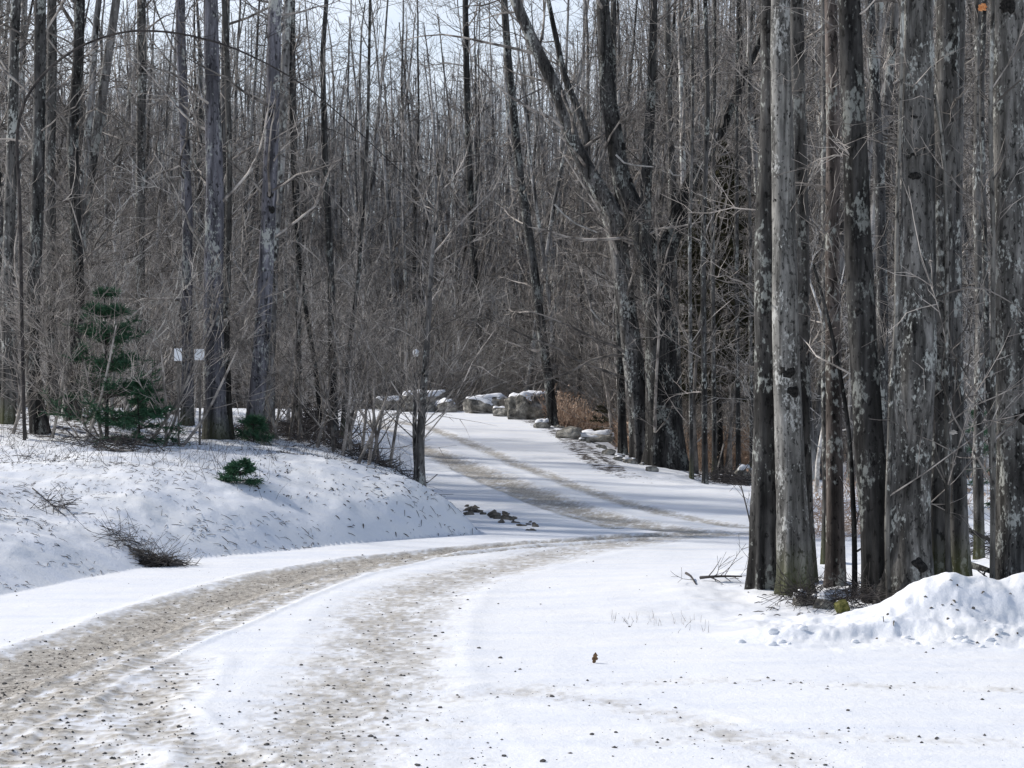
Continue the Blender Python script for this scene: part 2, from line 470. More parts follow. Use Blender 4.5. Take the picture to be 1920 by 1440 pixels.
# ------------------------------------------------------------------ ground and road sheets
ys = np.concatenate([np.geomspace(3, 7, 40)[:-1], np.geomspace(7, 60, 640)[:-1], np.geomspace(60, 900, 150)])
tt = np.concatenate([np.linspace(-3.2, -.45, 70)[:-1], np.linspace(-.45, .45, 900), np.linspace(.45, 3.2, 70)[1:]])
Yg, Tg = np.meshgrid(ys, tt, indexing='ij')
Xg = Tg * Yg
Zg = h_detail(Xg, Yg)
trm, _ = tracks(Xg, Yg)
d1, _, _ = poly_dist(Xg, Yg, BANK)
inb = in_poly(Xg, Yg, BANKP)
road = in_poly(Xg, Yg, ROADP)
dirt = trm * np.where(road, 1, .0) * np.where(Yg < 58, 1, 0)
dirt = dirt * np.clip(1.0 + 1.3 * fbm(Xg * 6, Yg * 3.5, 51, 4) + 2.4 * fbm(Xg * 26, Yg * 15, 52, 2), 0, 2.0)
dirt = dirt + 0.05 * sm((fbm(Xg * .35, Yg * .35, 41, 4) + .05) / .3) * road
# dirty lip along both edges of the climbing road
de, _, _ = poly_dist(Xg, Yg, REDGE)
edge = np.exp(-((de - .15) / .35) ** 2) * sm((Yg - 29) / 6) * (Yg < 52)
edge2 = np.exp(-((d1 + .02) / .28) ** 2) * sm((Yg - 24.6) / 1.5) * (Yg < 46)
bank = np.where(inb, sm(d1 / 2.5) * .9 + .25, 0) * (Yg < 60)
bank = np.maximum(bank, edge * 1.3) + edge2 * .5
rightm = in_poly(Xg, Yg, RIGHTP) & (~road)
bank = np.maximum(bank, np.where(rightm, .65 * sm((Yg - 27) / 6), 0))
litter = sm((Yg - 70) / 8)
litter = np.maximum(litter, np.where(rightm | (Yg > 54), sm((Yg - 46 - 5 * sm((-Xg / Yg - .1) / .1) * 4) / 8), 0))
litter = np.maximum(litter, edge * .5 + edge2 * .25)
isl = np.exp(-(((Xg - 3.4) / 1.4) ** 2 + ((Yg - 15.6) / .9) ** 2))
litter = np.maximum(litter, isl * .42)
# bare brushy patches on the bank beneath the trees
litter = np.maximum(litter, np.where(inb, .5 * np.exp(-(((Xg + 3.9) / 1.5) ** 2 + ((Yg - 29.5) / 2.2) ** 2)), 0))
litter = np.maximum(litter, np.where(inb, .42 * sm((Yg - 24.5) / 3) * sm((-Xg - 4) / 2) * sm((38 - Yg) / 8), 0))
V = np.stack([Xg, Yg, Zg], -1).reshape(-1, 3)
nr, nc = Xg.shape
idx = np.arange(nr * nc).reshape(nr, nc)
Q = np.stack([idx[:-1, :-1], idx[:-1, 1:], idx[1:, 1:], idx[1:, :-1]], -1)
rf = road[:-1, :-1]
def sheet(name, mask):
    q = Q[mask]; u, inv = np.unique(q.ravel(), return_inverse=True)
    me = mesh_np(name, V[u], inv.reshape(-1, 4), M['ground'])
    for an, arr in (('dirt', dirt), ('litter', litter), ('bank', bank)):
        at = me.attributes.new(an, 'FLOAT', 'POINT'); at.data.foreach_set('value', arr.reshape(-1)[u].astype(np.float32))
    return tag(link(name, me), kind='structure')
sheet('road', rf); sheet('ground', ~rf)

# ------------------------------------------------------------------ trees
BG = [dict(n=30, t0=.16, L=(1.2, 3.8), ang=(30, 78), k=7, s=3, up=.05, wig=.19, rf=.45, rmax=.035, shrink=.45, rmin=.013),
      dict(n=6, t0=.2, L=(.35, 1.4), ang=(25, 65), k=4, s=3, up=.04, wig=.2, rf=.6, rmin=.0095),
      dict(n=1.0, t0=.2, L=(.2, .6), ang=(25, 55), k=3, s=3, up=.03, wig=.15, rf=.6, rmin=.007)]
SAP = [dict(n=20, t0=.12, L=(.7, 2.2), ang=(25, 60), k=6, s=3, up=.05, wig=.13, rf=.55, rmax=.018, shrink=.4, rmin=.0075),
       dict(n=5, t0=.15, L=(.25, 1.0), ang=(22, 60), k=4, s=3, up=.03, wig=.16, rf=.65, rmin=.006),
       dict(n=1.3, t0=.15, L=(.15, .45), ang=(22, 55), k=3, s=3, up=.02, wig=.15, rf=.65, rmin=.0045)]

def trunk_path(rng, H, lean, k=16, wig=.02):
    a = rng.uniform(0, 2 * pi)
    d = np.array([cos(a) * lean, sin(a) * lean, 1.0])
    return path(rng, (0, 0, -.25), d / np.linalg.norm(d), H, k, wig, .004)

def make_variant(seed, H, r, lean, specs, wig=.02, sides=8, stems=1):
    rng = np.random.default_rng(seed)
    T = Sticks(); B = Sticks()
    for s in range(stems):
        P = trunk_path(rng, H * rng.uniform(.8, 1), lean * (1 + s), wig=wig)
        if s: P += np.array([rng.uniform(-.15, .15), rng.uniform(-.15, .15), 0])
        tt_ = np.linspace(0, 1, len(P)); R = r * (1 - .78 * tt_) * (1 + .5 * np.exp(-tt_ * H / .5)) * (1 if s == 0 else .7)
        T.add(P, R, sides); grow(B, rng, P, R, specs)
    return T, B

def tree_meshes(nm, TB, tm, bm):
    return TB[0].mesh(nm + '_trunk', tm), TB[1].mesh(nm + '_branches', bm)

TREEV = []
for i in range(11):
    rng = np.random.default_rng(100 + i)
    TREEV.append(make_variant(200 + i, rng.uniform(15, 21), rng.uniform(.06, .15), rng.uniform(.0, .10), BG, wig=rng.uniform(.02, .045)))
TREEM = [tree_meshes('tree', v, M['bg'], M['twig']) for v in TREEV]
SAPV = [make_variant(400 + i, [4, 5.5, 7, 8, 5, 6.5, 9, 3.2][i], [.022, .028, .035, .04, .025, .03, .045, .018][i], .10 + .02 * i, SAP, .035, 5, [1, 2, 1, 1, 3, 2, 1, 3][i]) for i in range(8)]
SAPM = [tree_meshes('sapling', v, M['twig'], M['twig']) for v in SAPV]

def place(kind, ms, x, y, rz, sc, label, cat, group, tilt=(0, 0)):
    e = bpy.data.objects.new(kind, None); COL.objects.link(e)
    e.location = (x, y, hz(x, y)); e.rotation_euler = (tilt[0], tilt[1], rz); e.scale = (sc, sc, sc)
    e.empty_display_size = .3
    tag(e, label, cat, group)
    t = bpy.data.objects.new('trunk', ms[0]); COL.objects.link(t); t.parent = e
    b = bpy.data.objects.new('branches', ms[1]); COL.objects.link(b); b.parent = e
    return e

placed = []
def free(x, y, r):
    for a, b in placed:
        if (a - x) ** 2 + (b - y) ** 2 < r * r: return False
    return True
ROADA = np.array([0.])
def on_road(x, y, m=.5):
    X = np.array([x]); Y = np.array([y])
    if in_poly(X, Y, ROADP)[0]: return True
    d, _, _ = poly_dist(X, Y, ROADP + [ROADP[0]])
    return d[0] < m

def regional(x, y, base):
    px = 960 + F * x / y
    if px < 640: return (base + ' in the crowd left of the road', 'left')
    if px < 1180: return (base + ' beyond the boulders at the bend', 'middle')
    return (base + ' in the wood behind the right trunks', 'right')

rng = np.random.default_rng(11)
cnt = 0; tries = 0
while cnt < 290 and tries < 20000:
    tries += 1
    y = rng.uniform(31, 92) if rng.random() < .82 else rng.uniform(56, 100)
    px = rng.uniform(-120, 2040); x = (px - 960) / F * y
    if on_road(x, y, .8) or not free(x, y, .75): continue
    if px > 660 and px < 1180 and y < 54: continue
    if px > 1180 and px < 1400 and y < 44: continue
    if 600 < px < 1150 and rng.random() < .25: continue
    if px < 640 and y > 50 and y < 57: continue
    if 150 < px < 660 and 32 < y < 54: continue
    if px < 640 and 54 < y < 62 and rng.random() < .5: continue
    placed.append((x, y))
    lab, reg = regional(x, y, 'slim bare grey forest tree')
    i = rng.integers(len(TREEM))
    place('forest_tree', TREEM[i], x, y, rng.uniform(0, 2 * pi), rng.uniform(.75, 1.15), lab, 'tree', 'forest trees ' + reg,
          (rng.normal(0, .025), rng.normal(0, .03)))
    cnt += 1
cnt = 0; tries = 0
while cnt < 285 and tries < 20000:
    tries += 1
    y = rng.uniform(26, 74); px = rng.uniform(-120, 2040); x = (px - 960) / F * y
    if on_road(x, y, .5) or not free(x, y, .3): continue
    if px > 700 and px < 1180 and y < 53: continue
    if px > 1180 and y < 36: continue
    if 330 < px < 760 and y < 31: continue
    if 250 < px < 700 and y < 50 and rng.random() < .6: continue
    placed.append((x, y))
    lab, reg = regional(x, y, 'thin leafless understory sapling')
    i = rng.integers(len(SAPM))
    place('sapling', SAPM[i], x, y, rng.uniform(0, 2 * pi), rng.uniform(.7, 1.25), lab, 'sapling', 'saplings ' + reg,
          (rng.normal(0, .08), rng.normal(0, .08)))
    cnt += 1

ARC = [dict(n=11, t0=.12, L=(.8, 2.6), ang=(20, 55), k=8, s=4, up=-.015, wig=.10, rf=.7, rmax=.02, rmin=.009, shrink=.3),
       dict(n=5, t0=.2, L=(.4, 1.4), ang=(18, 50), k=6, s=3, up=.03, wig=.14, rf=.7, rmin=.007),
       dict(n=2.5, t0=.2, L=(.2, .6), ang=(20, 50), k=4, s=3, up=.02, wig=.15, rf=.7, rmin=.005)]
ARCM = [tree_meshes('shrub', make_variant(600 + i, [4.5, 6, 7, 5][i], [.026, .034, .04, .03][i], .28, ARC, .07, 6, [2, 3, 2, 3][i]), M['twiglight'], M['twiglight']) for i in range(4)]
rng = np.random.default_rng(12)
for (n, a, b, y0, y1) in ((34, 640, 1165, 53.5, 62), (14, 1180, 1420, 41, 50), (14, 1400, 2000, 30, 50), (12, -40, 640, 31, 46)):
    cnt = 0; tries = 0
    while cnt < n and tries < 3000:
        tries += 1
        y = rng.uniform(y0, y1); px = rng.uniform(a, b); x = (px - 960) / F * y
        if on_road(x, y, .6) or not free(x, y, .3): continue
        placed.append((x, y)); lab, reg = regional(x, y, 'spreading many stemmed shrub with arching pale twigs')
        place('arching_shrub', ARCM[rng.integers(4)], x, y, rng.uniform(0, 2 * pi), rng.uniform(.7, 1.15), lab, 'shrub', 'arching shrubs ' + reg, (rng.normal(0, .06), rng.normal(0, .06)))
        cnt += 1

# ---- the far wood: one mass
LOW = [dict(n=18, t0=.2, L=(1.2, 3.8), ang=(28, 60), k=4, s=3, up=.07, wig=.12, rf=.45, rmax=.03, rmin=.014, shrink=.4),
       dict(n=3.5, t0=.2, L=(.5, 1.6), ang=(25, 55), k=3, s=3, up=.05, wig=.14, rf=.6, rmin=.010)]
tmpl = []
for i in range(10):
    T, B = make_variant(700 + i, 16 + i * .5, .07 + .008 * i, .04, LOW, sides=4)
    Vt, Qt = T.arrays(); Vb, Qb = B.arrays()
    tmpl.append((np.concatenate([Vt, Vb]), np.concatenate([Qt, Qb + len(Vt)])))
rng = np.random.default_rng(77)
Vs = []; Qs = []; off = 0
NF = 2600
FY = 80 + 198 * rng.random(NF) ** 1.3; FX = (rng.uniform(-150, 2070, NF) - 960) / F * FY; FZ = h_base(FX, FY)
for x, y, z in zip(FX, FY, FZ):
    Vt, Qt = tmpl[rng.integers(10)]
    a = rng.uniform(0, 2 * pi); s = rng.uniform(.75, 1.2)
    c_, s_ = cos(a) * s, sin(a) * s
    W = np.stack([Vt[:, 0] * c_ - Vt[:, 1] * s_ + x, Vt[:, 0] * s_ + Vt[:, 1] * c_ + y, Vt[:, 2] * s + z], -1)
    Vs.append(W); Qs.append(Qt + off); off += len(W)
M['far'] = simple('far_wood', (.07, .068, .07), (.50, .485, .47), .8, lo=.42, hi=.6)
o = link('far_wood', mesh_np('far_wood', np.concatenate(Vs), np.concatenate(Qs), M['far']))
tag(o, 'distant grey leafless wood covering the hillside behind everything', 'wood', kind='stuff')

# ---- undergrowth thicket, one mass of uncountable stems
rng = np.random.default_rng(78)
S = Sticks()
NC = 16000
cy = rng.uniform(33, 84, NC); cp = rng.uniform(-100, 2020, NC); cx = (cp - 960) / F * cy
okc = ~in_poly(cx, cy, ROADP) & ~((cp > 660) & (cp < 1180) & (cy < 53)) & ~((cp < 660) & (cy < 72) & (rng.random(NC) < .93)) & ~((cp > 1180) & (cy < 42))
cx = cx[okc][:7000]; cy = cy[okc][:7000]; czz = h_base(cx, cy) - .03
for x, y, z in zip(cx, cy, czz):
    H = rng.uniform(.5, 3.2) if rng.random() < .7 else rng.uniform(2, 4.5)
    d = np.array([rng.normal(0, .3), rng.normal(0, .3), 1.]); d /= np.linalg.norm(d)
    P = path(rng, (x, y, z), d, H, 5, .13, 0); R = np.linspace(.011, .003, 5)
    S.add(P, R, 3)
    grow(S, rng, P, R, [dict(n=3, t0=.2, L=(.3, 1.1), ang=(25, 75), k=4, s=3, up=.02, wig=.22, rf=.7, rmin=.006)])
o = link('thicket', S.mesh('thicket', M['twig']))
tag(o, 'tangled thin brown undergrowth stems filling the forest floor', 'undergrowth', kind='stuff')

# ------------------------------------------------------------------ hand placed trees
def hero_trunk(P, R, sides, seed, amp=.05, flare=.35, fl_h=.5, ridges=0):
    """resample finely and displace the radius so the bark outline is uneven"""
    P = np.asarray(P, float); R = np.asarray(R, float)
    seg = np.concatenate([[0], np.cumsum(np.linalg.norm(np.diff(P, axis=0), axis=1))])
    L = seg[-1]; k = int(min(260, max(30, L / .06)))
    # smooth with catmull style interpolation
    u = np.concatenate([np.linspace(0, min(9.5, L), int(k * .8)), np.linspace(min(9.5, L), L, int(k * .2) + 2)[1:]]) if L > 10 else np.linspace(0, L, k)
    Pi = np.stack([np.interp(u, seg, P[:, j]) for j in range(3)], -1)
    w = 9
    pad = np.concatenate([np.repeat(Pi[:1], w, 0) , Pi, np.repeat(Pi[-1:], w, 0)])
    ker = np.hanning(2 * w + 1); ker /= ker.sum()
    Pm = np.stack([np.convolve(pad[:, j], ker, 'valid') for j in range(3)], -1)
    Pm[:3] = Pi[:3] * .7 + Pm[:3] * .3
    Ri = np.interp(u, seg, R)
    Ri = Ri * (1 + flare * np.exp(-u / fl_h * 1.6))
    V, Q = tubes_np(Pm[None], Ri[None], sides)
    C = np.repeat(Pm, sides, 0); D = V - C
    a = np.tile(np.arange(sides) * 2 * pi / sides, len(Pm)); uu = np.repeat(u, sides)
    nn = fbm(np.cos(a) * 1.5 + seed * 3.1, uu * 1.6 + np.sin(a) * 1.5, seed, 3) * 2
    nn2 = fbm(np.cos(a) * 5 + seed, uu * 5 + np.sin(a) * 5, seed + 7, 3) * 2
    rid = np.sin(a * 6 + seed + nn * 2.5) * np.exp(-uu / (fl_h * 1.8)) * .15 * min(1, flare * 3.5)
    f = 1 + amp * nn * 1.6 + amp * nn2 * .6 + rid
    V = C + D * f[:, None]
    return V, Q, Pm, Ri

def lump(seed, r, sub=3, amp=.3, sq=(1, 1, 1)):
    import bmesh
    bm = bmesh.new(); bmesh.ops.create_icosphere(bm, subdivisions=sub, radius=1)
    v = np.array([q.co[:] for q in bm.verts]); f = np.array([[q.index for q in p.verts] for p in bm.faces]); bm.free()
    rg = np.random.default_rng(seed); o = rg.uniform(-50, 50, 3)
    n = np.array([mnoise.noise((q * 1.1 + o).tolist()) + .5 * mnoise.noise((q * 2.5 + o).tolist()) for q in v])
    return v * (1 + amp * n)[:, None] * r * np.array(sq), f

HSP = [dict(n=14, t0=.15, L=(.8, 2.6), ang=(35, 75), k=7, s=4, up=.03, wig=.16, rf=.3, rmax=.03, rmin=.008),
       dict(n=4.5, t0=.2, L=(.3, 1.1), ang=(25, 60), k=4, s=3, up=.02, wig=.18, rf=.6, rmin=.004),
       dict(n=2.5, t0=.2, L=(.15, .5), ang=(25, 60), k=3, s=3, up=.0, wig=.18, rf=.6, rmin=.0025)]

def hero(name, label, y, pts, w0, w1, mat, seed, specs=HSP, bmat='twig', knots=0, sides=28, amp=.05, flare=.35, H=17, cat='tree', group=None, fork=None, dy=None, knotr=.5):
    """pts: (px,py) in the photo at depth y, from foot to top edge; w0,w1 widths in photo px"""
    rng = np.random.default_rng(seed)
    P = []
    for i, (px, py) in enumerate(pts):
        yy = y + (dy[i] if dy else (rng.normal(0, .03) if i else 0))
        P.append([(px - 960) / F * yy, yy, CZ - (py - HY) / F * yy])
    P = np.array(P)
    gz = hz(P[0, 0], P[0, 1])
    P[0, 2] = gz - .12
    R = np.linspace(w0, w1, len(P)) * y / F / 2
    # carry on above the frame
    d = P[-1] - P[-2]; d /= np.linalg.norm(d); d = d * .6 + np.array([0, 0, .4]); d /= np.linalg.norm(d)
    rem = max(2.0, H - P[-1, 2])
    if H > 0:
        ext = path(rng, P[-1], d, rem, 6, .03, .02)[1:]
        P = np.concatenate([P, ext]); R = np.concatenate([R, np.linspace(R[-1], R[-1] * .35, 6)[1:]])
    org = np.array([P[0, 0], P[0, 1], gz])
    V, Q, Pm, Ri = hero_trunk(P - org, R, sides, seed, amp, flare)
    e = bpy.data.objects.new(name, None); COL.objects.link(e); e.location = org; e.empty_display_size = .3
    tag(e, label, cat, group)
    link('trunk', mesh_np('trunk', V, Q, M[mat]), e)
    S = Sticks()
    kk = Pm[::max(1, len(Pm) // 40)]; rr = Ri[::max(1, len(Pm) // 40)]
    if fork:
        for (fp, fw0, fw1) in fork:
            FP = np.array([[(a - 960) / F * (y + c), y + c, CZ - (b - HY) / F * (y + c)] for a, b, c in fp]) - org
            FR = np.linspace(fw0, fw1, len(FP)) * y / F / 2
            dd = FP[-1] - FP[-2]; dd /= np.linalg.norm(dd)
            if FP[-1][2] + org[2] > 4:
                ex = path(rng, FP[-1], dd, 3.0, 5, .06, .05)[1:]
                FP = np.concatenate([FP, ex]); FR = np.concatenate([FR, np.linspace(FR[-1], FR[-1] * .3, 5)[1:]])
            V2, Q2, P2, R2 = hero_trunk(FP, FR, 14, seed + 5, .05, 0)
            link('limb', mesh_np('limb', V2, Q2, M[mat]), e)
            st = max(1, len(P2) // 14)
            for q in range(9):
                S = Sticks(); grow(S, rng, P2[::st], R2[::st], [dict(specs[0], n=1, fixed=True, t0=.2)] + specs[1:]); link('branch', S.mesh('branch', M[bmat]), e)
    one = dict(specs[0], n=1, fixed=True)
    for i in range(int(rng.poisson(specs[0]['n']))):
        S = Sticks(); grow(S, rng, kk, rr, [one] + specs[1:]); link('branch', S.mesh('branch', M[bmat]), e)
    for i in range(knots):
        zt = rng.uniform(.3, 8.5) if i % 3 == 0 or i == 0 else zt + rng.normal(0, r * 2.2 if i % 3 == 1 else .5); zt = abs(zt); j = int(np.argmin(np.abs(Pm[:, 2] - zt)))
        a = rng.uniform(-2.6, -.55) if i % 3 == 0 else min(-.5, max(-2.7, a + rng.normal(0, .5)))
        r = Ri[j]
        c = Pm[j] + np.array([cos(a), sin(a), 0]) * r * .90
        kv, kf = lump(seed * 31 + i, 1, 3, .5)
        s = r * knotr * (.35 + .6 * rng.random() ** 1.5)
        nrm = np.array([cos(a), sin(a), 0]); tn = np.array([-sin(a), cos(a), 0])
        kv = kv[:, :1] * nrm * s * .32 + kv[:, 1:2] * tn * s + kv[:, 2:3] * np.array([0, 0, 1.]) * s * rng.uniform(.8, 1.3)
        link('knot', mesh_np('knot', kv, kf, M['knot']), e, c)
    return e

NSP = [dict(HSP[0], L=(.25, 1.3), rmax=.012, rmin=.005, k=8, wig=.22), dict(HSP[1], L=(.15, .6)), dict(HSP[2], L=(.08, .3))]
# the right-hand group
hero('beech_tree', 'smooth pale grey trunk with round black knots, foremost on the left of the right cluster', 15.6,
     [(1492, 1108), (1487, 1000), (1480, 850), (1475, 700), (1472, 550), (1470, 400), (1467, 250), (1463, 100), (1464, 0)], 60, 36, 'smooth', 1,
     specs=[dict(NSP[0], n=7)] + NSP[1:], knots=24, flare=.4)
hero('maple_tree', 'blackish knobbly trunk pressed against the left side of the pale knotty one', 15.9,
     [(1433, 1100), (1432, 1000), (1436, 850), (1438, 700), (1436, 550), (1434, 430), (1441, 300), (1446, 120), (1440, 0)], 56, 32, 'dark', 2,
     specs=[dict(NSP[0], n=16)] + NSP[1:], knots=10, amp=.09, flare=.3, bmat='twig')
hero('maple_tree', 'dark upright trunk half hidden behind the right side of the pale knotty one', 16.5,
     [(1508, 1090), (1505, 950), (1500, 800), (1502, 600), (1500, 400), (1495, 200), (1492, 0)], 40, 28, 'grey', 3,
     specs=[dict(NSP[0], n=10)] + NSP[1:], knots=6)
hero('young_tree', 'slim reddish grey trunk standing alone in the gap of the right cluster', 16.2,
     [(1567, 1108), (1566, 1000), (1564, 850), (1562, 650), (1560, 450), (1562, 250), (1558, 0)], 34, 24, 'red', 4,
     specs=[dict(NSP[0], n=9)] + NSP[1:], sides=18)
hero('maple_tree', 'dark speckled trunk leaning left beside the broad lichen covered one', 15.0,
     [(1655, 1145), (1645, 1000), (1630, 850), (1622, 700), (1610, 500), (1606, 350), (1600, 200), (1592, 0)], 62, 42, 'dark', 5,
     specs=[dict(NSP[0], n=10)] + NSP[1:], knots=8)
hero('maple_tree', 'broad lichen speckled pale trunk, thickest of the right cluster', 14.9,
     [(1700, 1150), (1702, 1000), (1708, 850), (1716, 700), (1722, 500), (1722, 350), (1722, 200), (1722, 0)], 88, 54, 'speck', 6,
     specs=[dict(NSP[0], n=8)] + NSP[1:], knots=12, amp=.07, flare=.6)
hero('ash_tree', 'plain grey trunk directly right of the broad lichen speckled one', 15.7,
     [(1752, 1110), (1755, 950), (1760, 750), (1766, 500), (1770, 300), (1776, 150), (1778, 0)], 52, 42, 'grey', 7,
     specs=[dict(NSP[0], n=9)] + NSP[1:], knots=5)
hero('ash_tree', 'dark grey trunk with flared foot rising behind the snow mound', 16.6,
     [(1796, 1085), (1794, 980), (1790, 850), (1786, 650), (1786, 450), (1790, 200), (1794, 0)], 42, 32, 'grey', 8,
     specs=[dict(NSP[0], n=8)] + NSP[1:], sides=20)
hero('maple_tree', 'big mottled trunk with black holes at the far right edge', 15.2,
     [(1912, 1105), (1910, 950), (1907, 750), (1902, 500), (1900, 300), (1896, 120), (1895, 0)], 80, 66, 'speck', 9,
     specs=[dict(NSP[0], n=9)] + NSP[1:], knots=7)
hero('thin_sapling', 'thin pale stem running up in front of the plain grey trunk', 15.0,
     [(1778, 1090), (1776, 900), (1774, 700), (1776, 450), (1768, 250), (1748, 160)], 10, 6, 'stem', 10,
     specs=[dict(SAP[0], n=6)] + SAP[1:], sides=8, H=0, cat='sapling', flare=.1)
hero('thin_sapling', 'thin pale stem with yellowish bark left of the far right trunk', 14.8,
     [(1860, 1115), (1862, 900), (1862, 600), (1862, 400), (1856, 250), (1862, 0)], 11, 8, 'stem', 12,
     specs=[dict(SAP[0], n=8)] + SAP[1:], sides=8, H=7, cat='sapling', flare=.1)
hero('thin_sapling', 'black thin stem between the slim reddish trunk and the leaning dark one', 15.3,
     [(1603, 1130), (1602, 1000), (1598, 900), (1590, 780), (1560, 620), (1520, 480)], 11, 6, 'dark', 13,
     specs=[dict(SAP[0], n=8)] + SAP[1:], sides=8, H=0, cat='sapling', flare=.1)
hero('thin_sapling', 'crooked pale stem between the leaning dark trunk and the lichen covered one', 14.7,
     [(1668, 1140), (1662, 1000), (1668, 820), (1672, 700), (1680, 640), (1682, 400), (1690, 150), (1692, 0)], 10, 7, 'stem', 14,
     specs=[dict(SAP[0], n=7)] + SAP[1:], sides=8, H=6, cat='sapling', flare=.1)
hero('young_tree', 'thin grey trunk behind the gap between reddish and leaning dark trunks', 19.5,
     [(1548, 1040), (1550, 900), (1546, 700), (1548, 500), (1546, 300), (1545, 0)], 16, 12, 'grey', 15,
     specs=[dict(NSP[0], n=12)] + NSP[1:], sides=12)
hero('young_tree', 'grey trunk in shade behind the lichen speckled one, right of centre cluster', 20.5,
     [(1836, 1030), (1834, 850), (1838, 600), (1832, 350), (1836, 150), (1834, 0)], 20, 15, 'grey', 16,
     specs=[dict(NSP[0], n=12)] + NSP[1:], sides=12)
hero('young_tree', 'dark thin trunk with crooked top left of the far right trunk', 18.5,
     [(1866, 1060), (1862, 900), (1852, 700), (1845, 400), (1840, 200), (1846, 0)], 12, 9, 'dark', 17,
     specs=[dict(NSP[0], n=9)] + NSP[1:], sides=12)
hero('young_tree', 'dark trunk behind the leaning dark one with forked upper limbs', 19,
     [(1650, 1050), (1652, 850), (1655, 600), (1650, 350), (1640, 150), (1630, 0)], 24, 17, 'darkspeck', 18,
     specs=[dict(NSP[0], n=14)] + NSP[1:], sides=14)

# the middle group beside the climbing road
hero('leaning_maple_tree', 'big tree bowing left high over the road with fork of heavy limbs', 37,
     [(1205, 893), (1200, 800), (1190, 700), (1178, 600), (1165, 500), (1152, 400), (1108, 330), (1075, 270), (1045, 170), (1000, 80), (965, 0)], 44, 20, 'midgrey', 20,
     specs=[dict(HSP[0], n=22, L=(1.2, 3.8), rmax=.045, rmin=.014), dict(HSP[1], rmin=.009), dict(HSP[2], rmin=.007)], knots=4, flare=.3, H=13,
     fork=[([(1160, 480, 0), (1130, 380, .2), (1100, 330, .4), (1098, 240, .5), (1060, 150, .6), (1040, 60, .7)], 22, 10)])
hero('maple_tree', 'stout forked tree at the road edge with limb reaching up to the right', 36.5,
     [(1248, 903), (1245, 800), (1240, 700), (1236, 600), (1228, 520), (1200, 420), (1165, 340), (1140, 180), (1130, 0)], 72, 24, 'dark', 21,
     specs=[dict(HSP[0], n=22, L=(1.2, 3.6), rmax=.045, rmin=.014), dict(HSP[1], rmin=.009), dict(HSP[2], rmin=.007)], knots=4, flare=.3, H=13,
     fork=[([(1232, 560, 0), (1250, 470, .1), (1275, 400, .2), (1300, 330, .3), (1345, 260, .4), (1375, 190, .5)], 42, 16),
           ([(1236, 640, 0), (1215, 560, -.1), (1210, 450, -.2), (1212, 330, -.3), (1220, 200, -.4), (1225, 60, -.4)], 30, 14)])
hero('maple_tree', 'straight slender trunk right of the stout forked road edge tree', 37.5,
     [(1275, 905), (1272, 780), (1268, 640), (1262, 500), (1262, 350), (1255, 200), (1250, 0)], 17, 11, 'grey', 22, sides=14,
     specs=[dict(HSP[0], n=22, rmin=.012), dict(HSP[1], rmin=.008), dict(HSP[2], rmin=.006)])
hero('maple_tree', 'blackish thin trunk at the left of the road edge group', 38.5,
     [(1168, 872), (1166, 780), (1162, 650), (1160, 500), (1156, 350), (1150, 180), (1150, 0)], 17, 11, 'dark', 23, sides=14,
     specs=[dict(HSP[0], n=22, rmin=.012), dict(HSP[1], rmin=.008), dict(HSP[2], rmin=.006)])
hero('leaning_tree', 'slender dark tree leaning left from beside the largest boulder', 45,
     [(1038, 792), (1030, 720), (1015, 620), (1003, 520), (990, 430), (975, 330), (962, 200), (952, 100), (945, 0)], 19, 13, 'dark', 24, sides=14,
     specs=[dict(HSP[0], n=26, L=(1, 3), rmin=.016), dict(HSP[1], rmin=.011), dict(HSP[2], rmin=.008)], H=15)
hero('tree', 'dark bare tree behind the boulders with drooping side limbs', 60,
     [(900, 760), (897, 600), (886, 450), (880, 330), (876, 200), (872, 0)], 15, 11, 'dark', 25, sides=12,
     specs=[dict(HSP[0], n=34, L=(1.5, 4.5), rmin=.022), dict(HSP[1], rmin=.014), dict(HSP[2], rmin=.01)], H=19)
hero('tree', 'thin young tree leaning left on slope below the bent maple', 43,
     [(1152, 850), (1140, 740), (1120, 640), (1105, 560), (1080, 470)], 7, 4, 'twig', 26, sides=8, H=0,
     specs=[dict(SAP[0], n=16, rmin=.009), dict(SAP[1], rmin=.007), dict(SAP[2], rmin=.005)])
for i, (px, py, w) in enumerate([(1322, 920, 10), (1297, 915, 7), (1340, 905, 8), (1385, 915, 8), (1410, 925, 7)]):
    hero('young_tree', 'thin straight tree in the row between the road edge group and the right cluster', 33 + i * .9,
         [(px, py), (px - 2, 700), (px - 4, 450), (px + 5 - i * 3, 200), (px, 0)], w * 1.2, w * .8, ['dark', 'grey', 'grey', 'dark', 'grey'][i], 30 + i, sides=10,
         specs=[dict(HSP[0], n=22, rmin=.010), dict(HSP[1], rmin=.007), dict(HSP[2], rmin=.005)], group='thin trees between the clusters')

# the tree on the corner of the bank
e = hero('road_edge_tree', 'small double stemmed tree alone on the bank corner beside the road', 25.8,
     [(787, 912), (786, 860), (792, 760), (802, 620), (808, 500), (818, 400), (824, 330)], 19, 3, 'midgrey', 40, sides=16, H=0, flare=.5,
     specs=[dict(SAP[0], n=38, t0=.14, L=(1.0, 3.2), ang=(30, 75), rmin=.010, rf=.8, k=9, up=.05, wig=.1, shrink=.3), dict(SAP[1], n=6, L=(.4, 1.3), rmin=.006), dict(SAP[2], rmin=.005)], bmat='twig',
     fork=[([(783, 895, .05), (778, 850, .1), (777, 770, .15), (780, 690, .2)], 10, 7)])

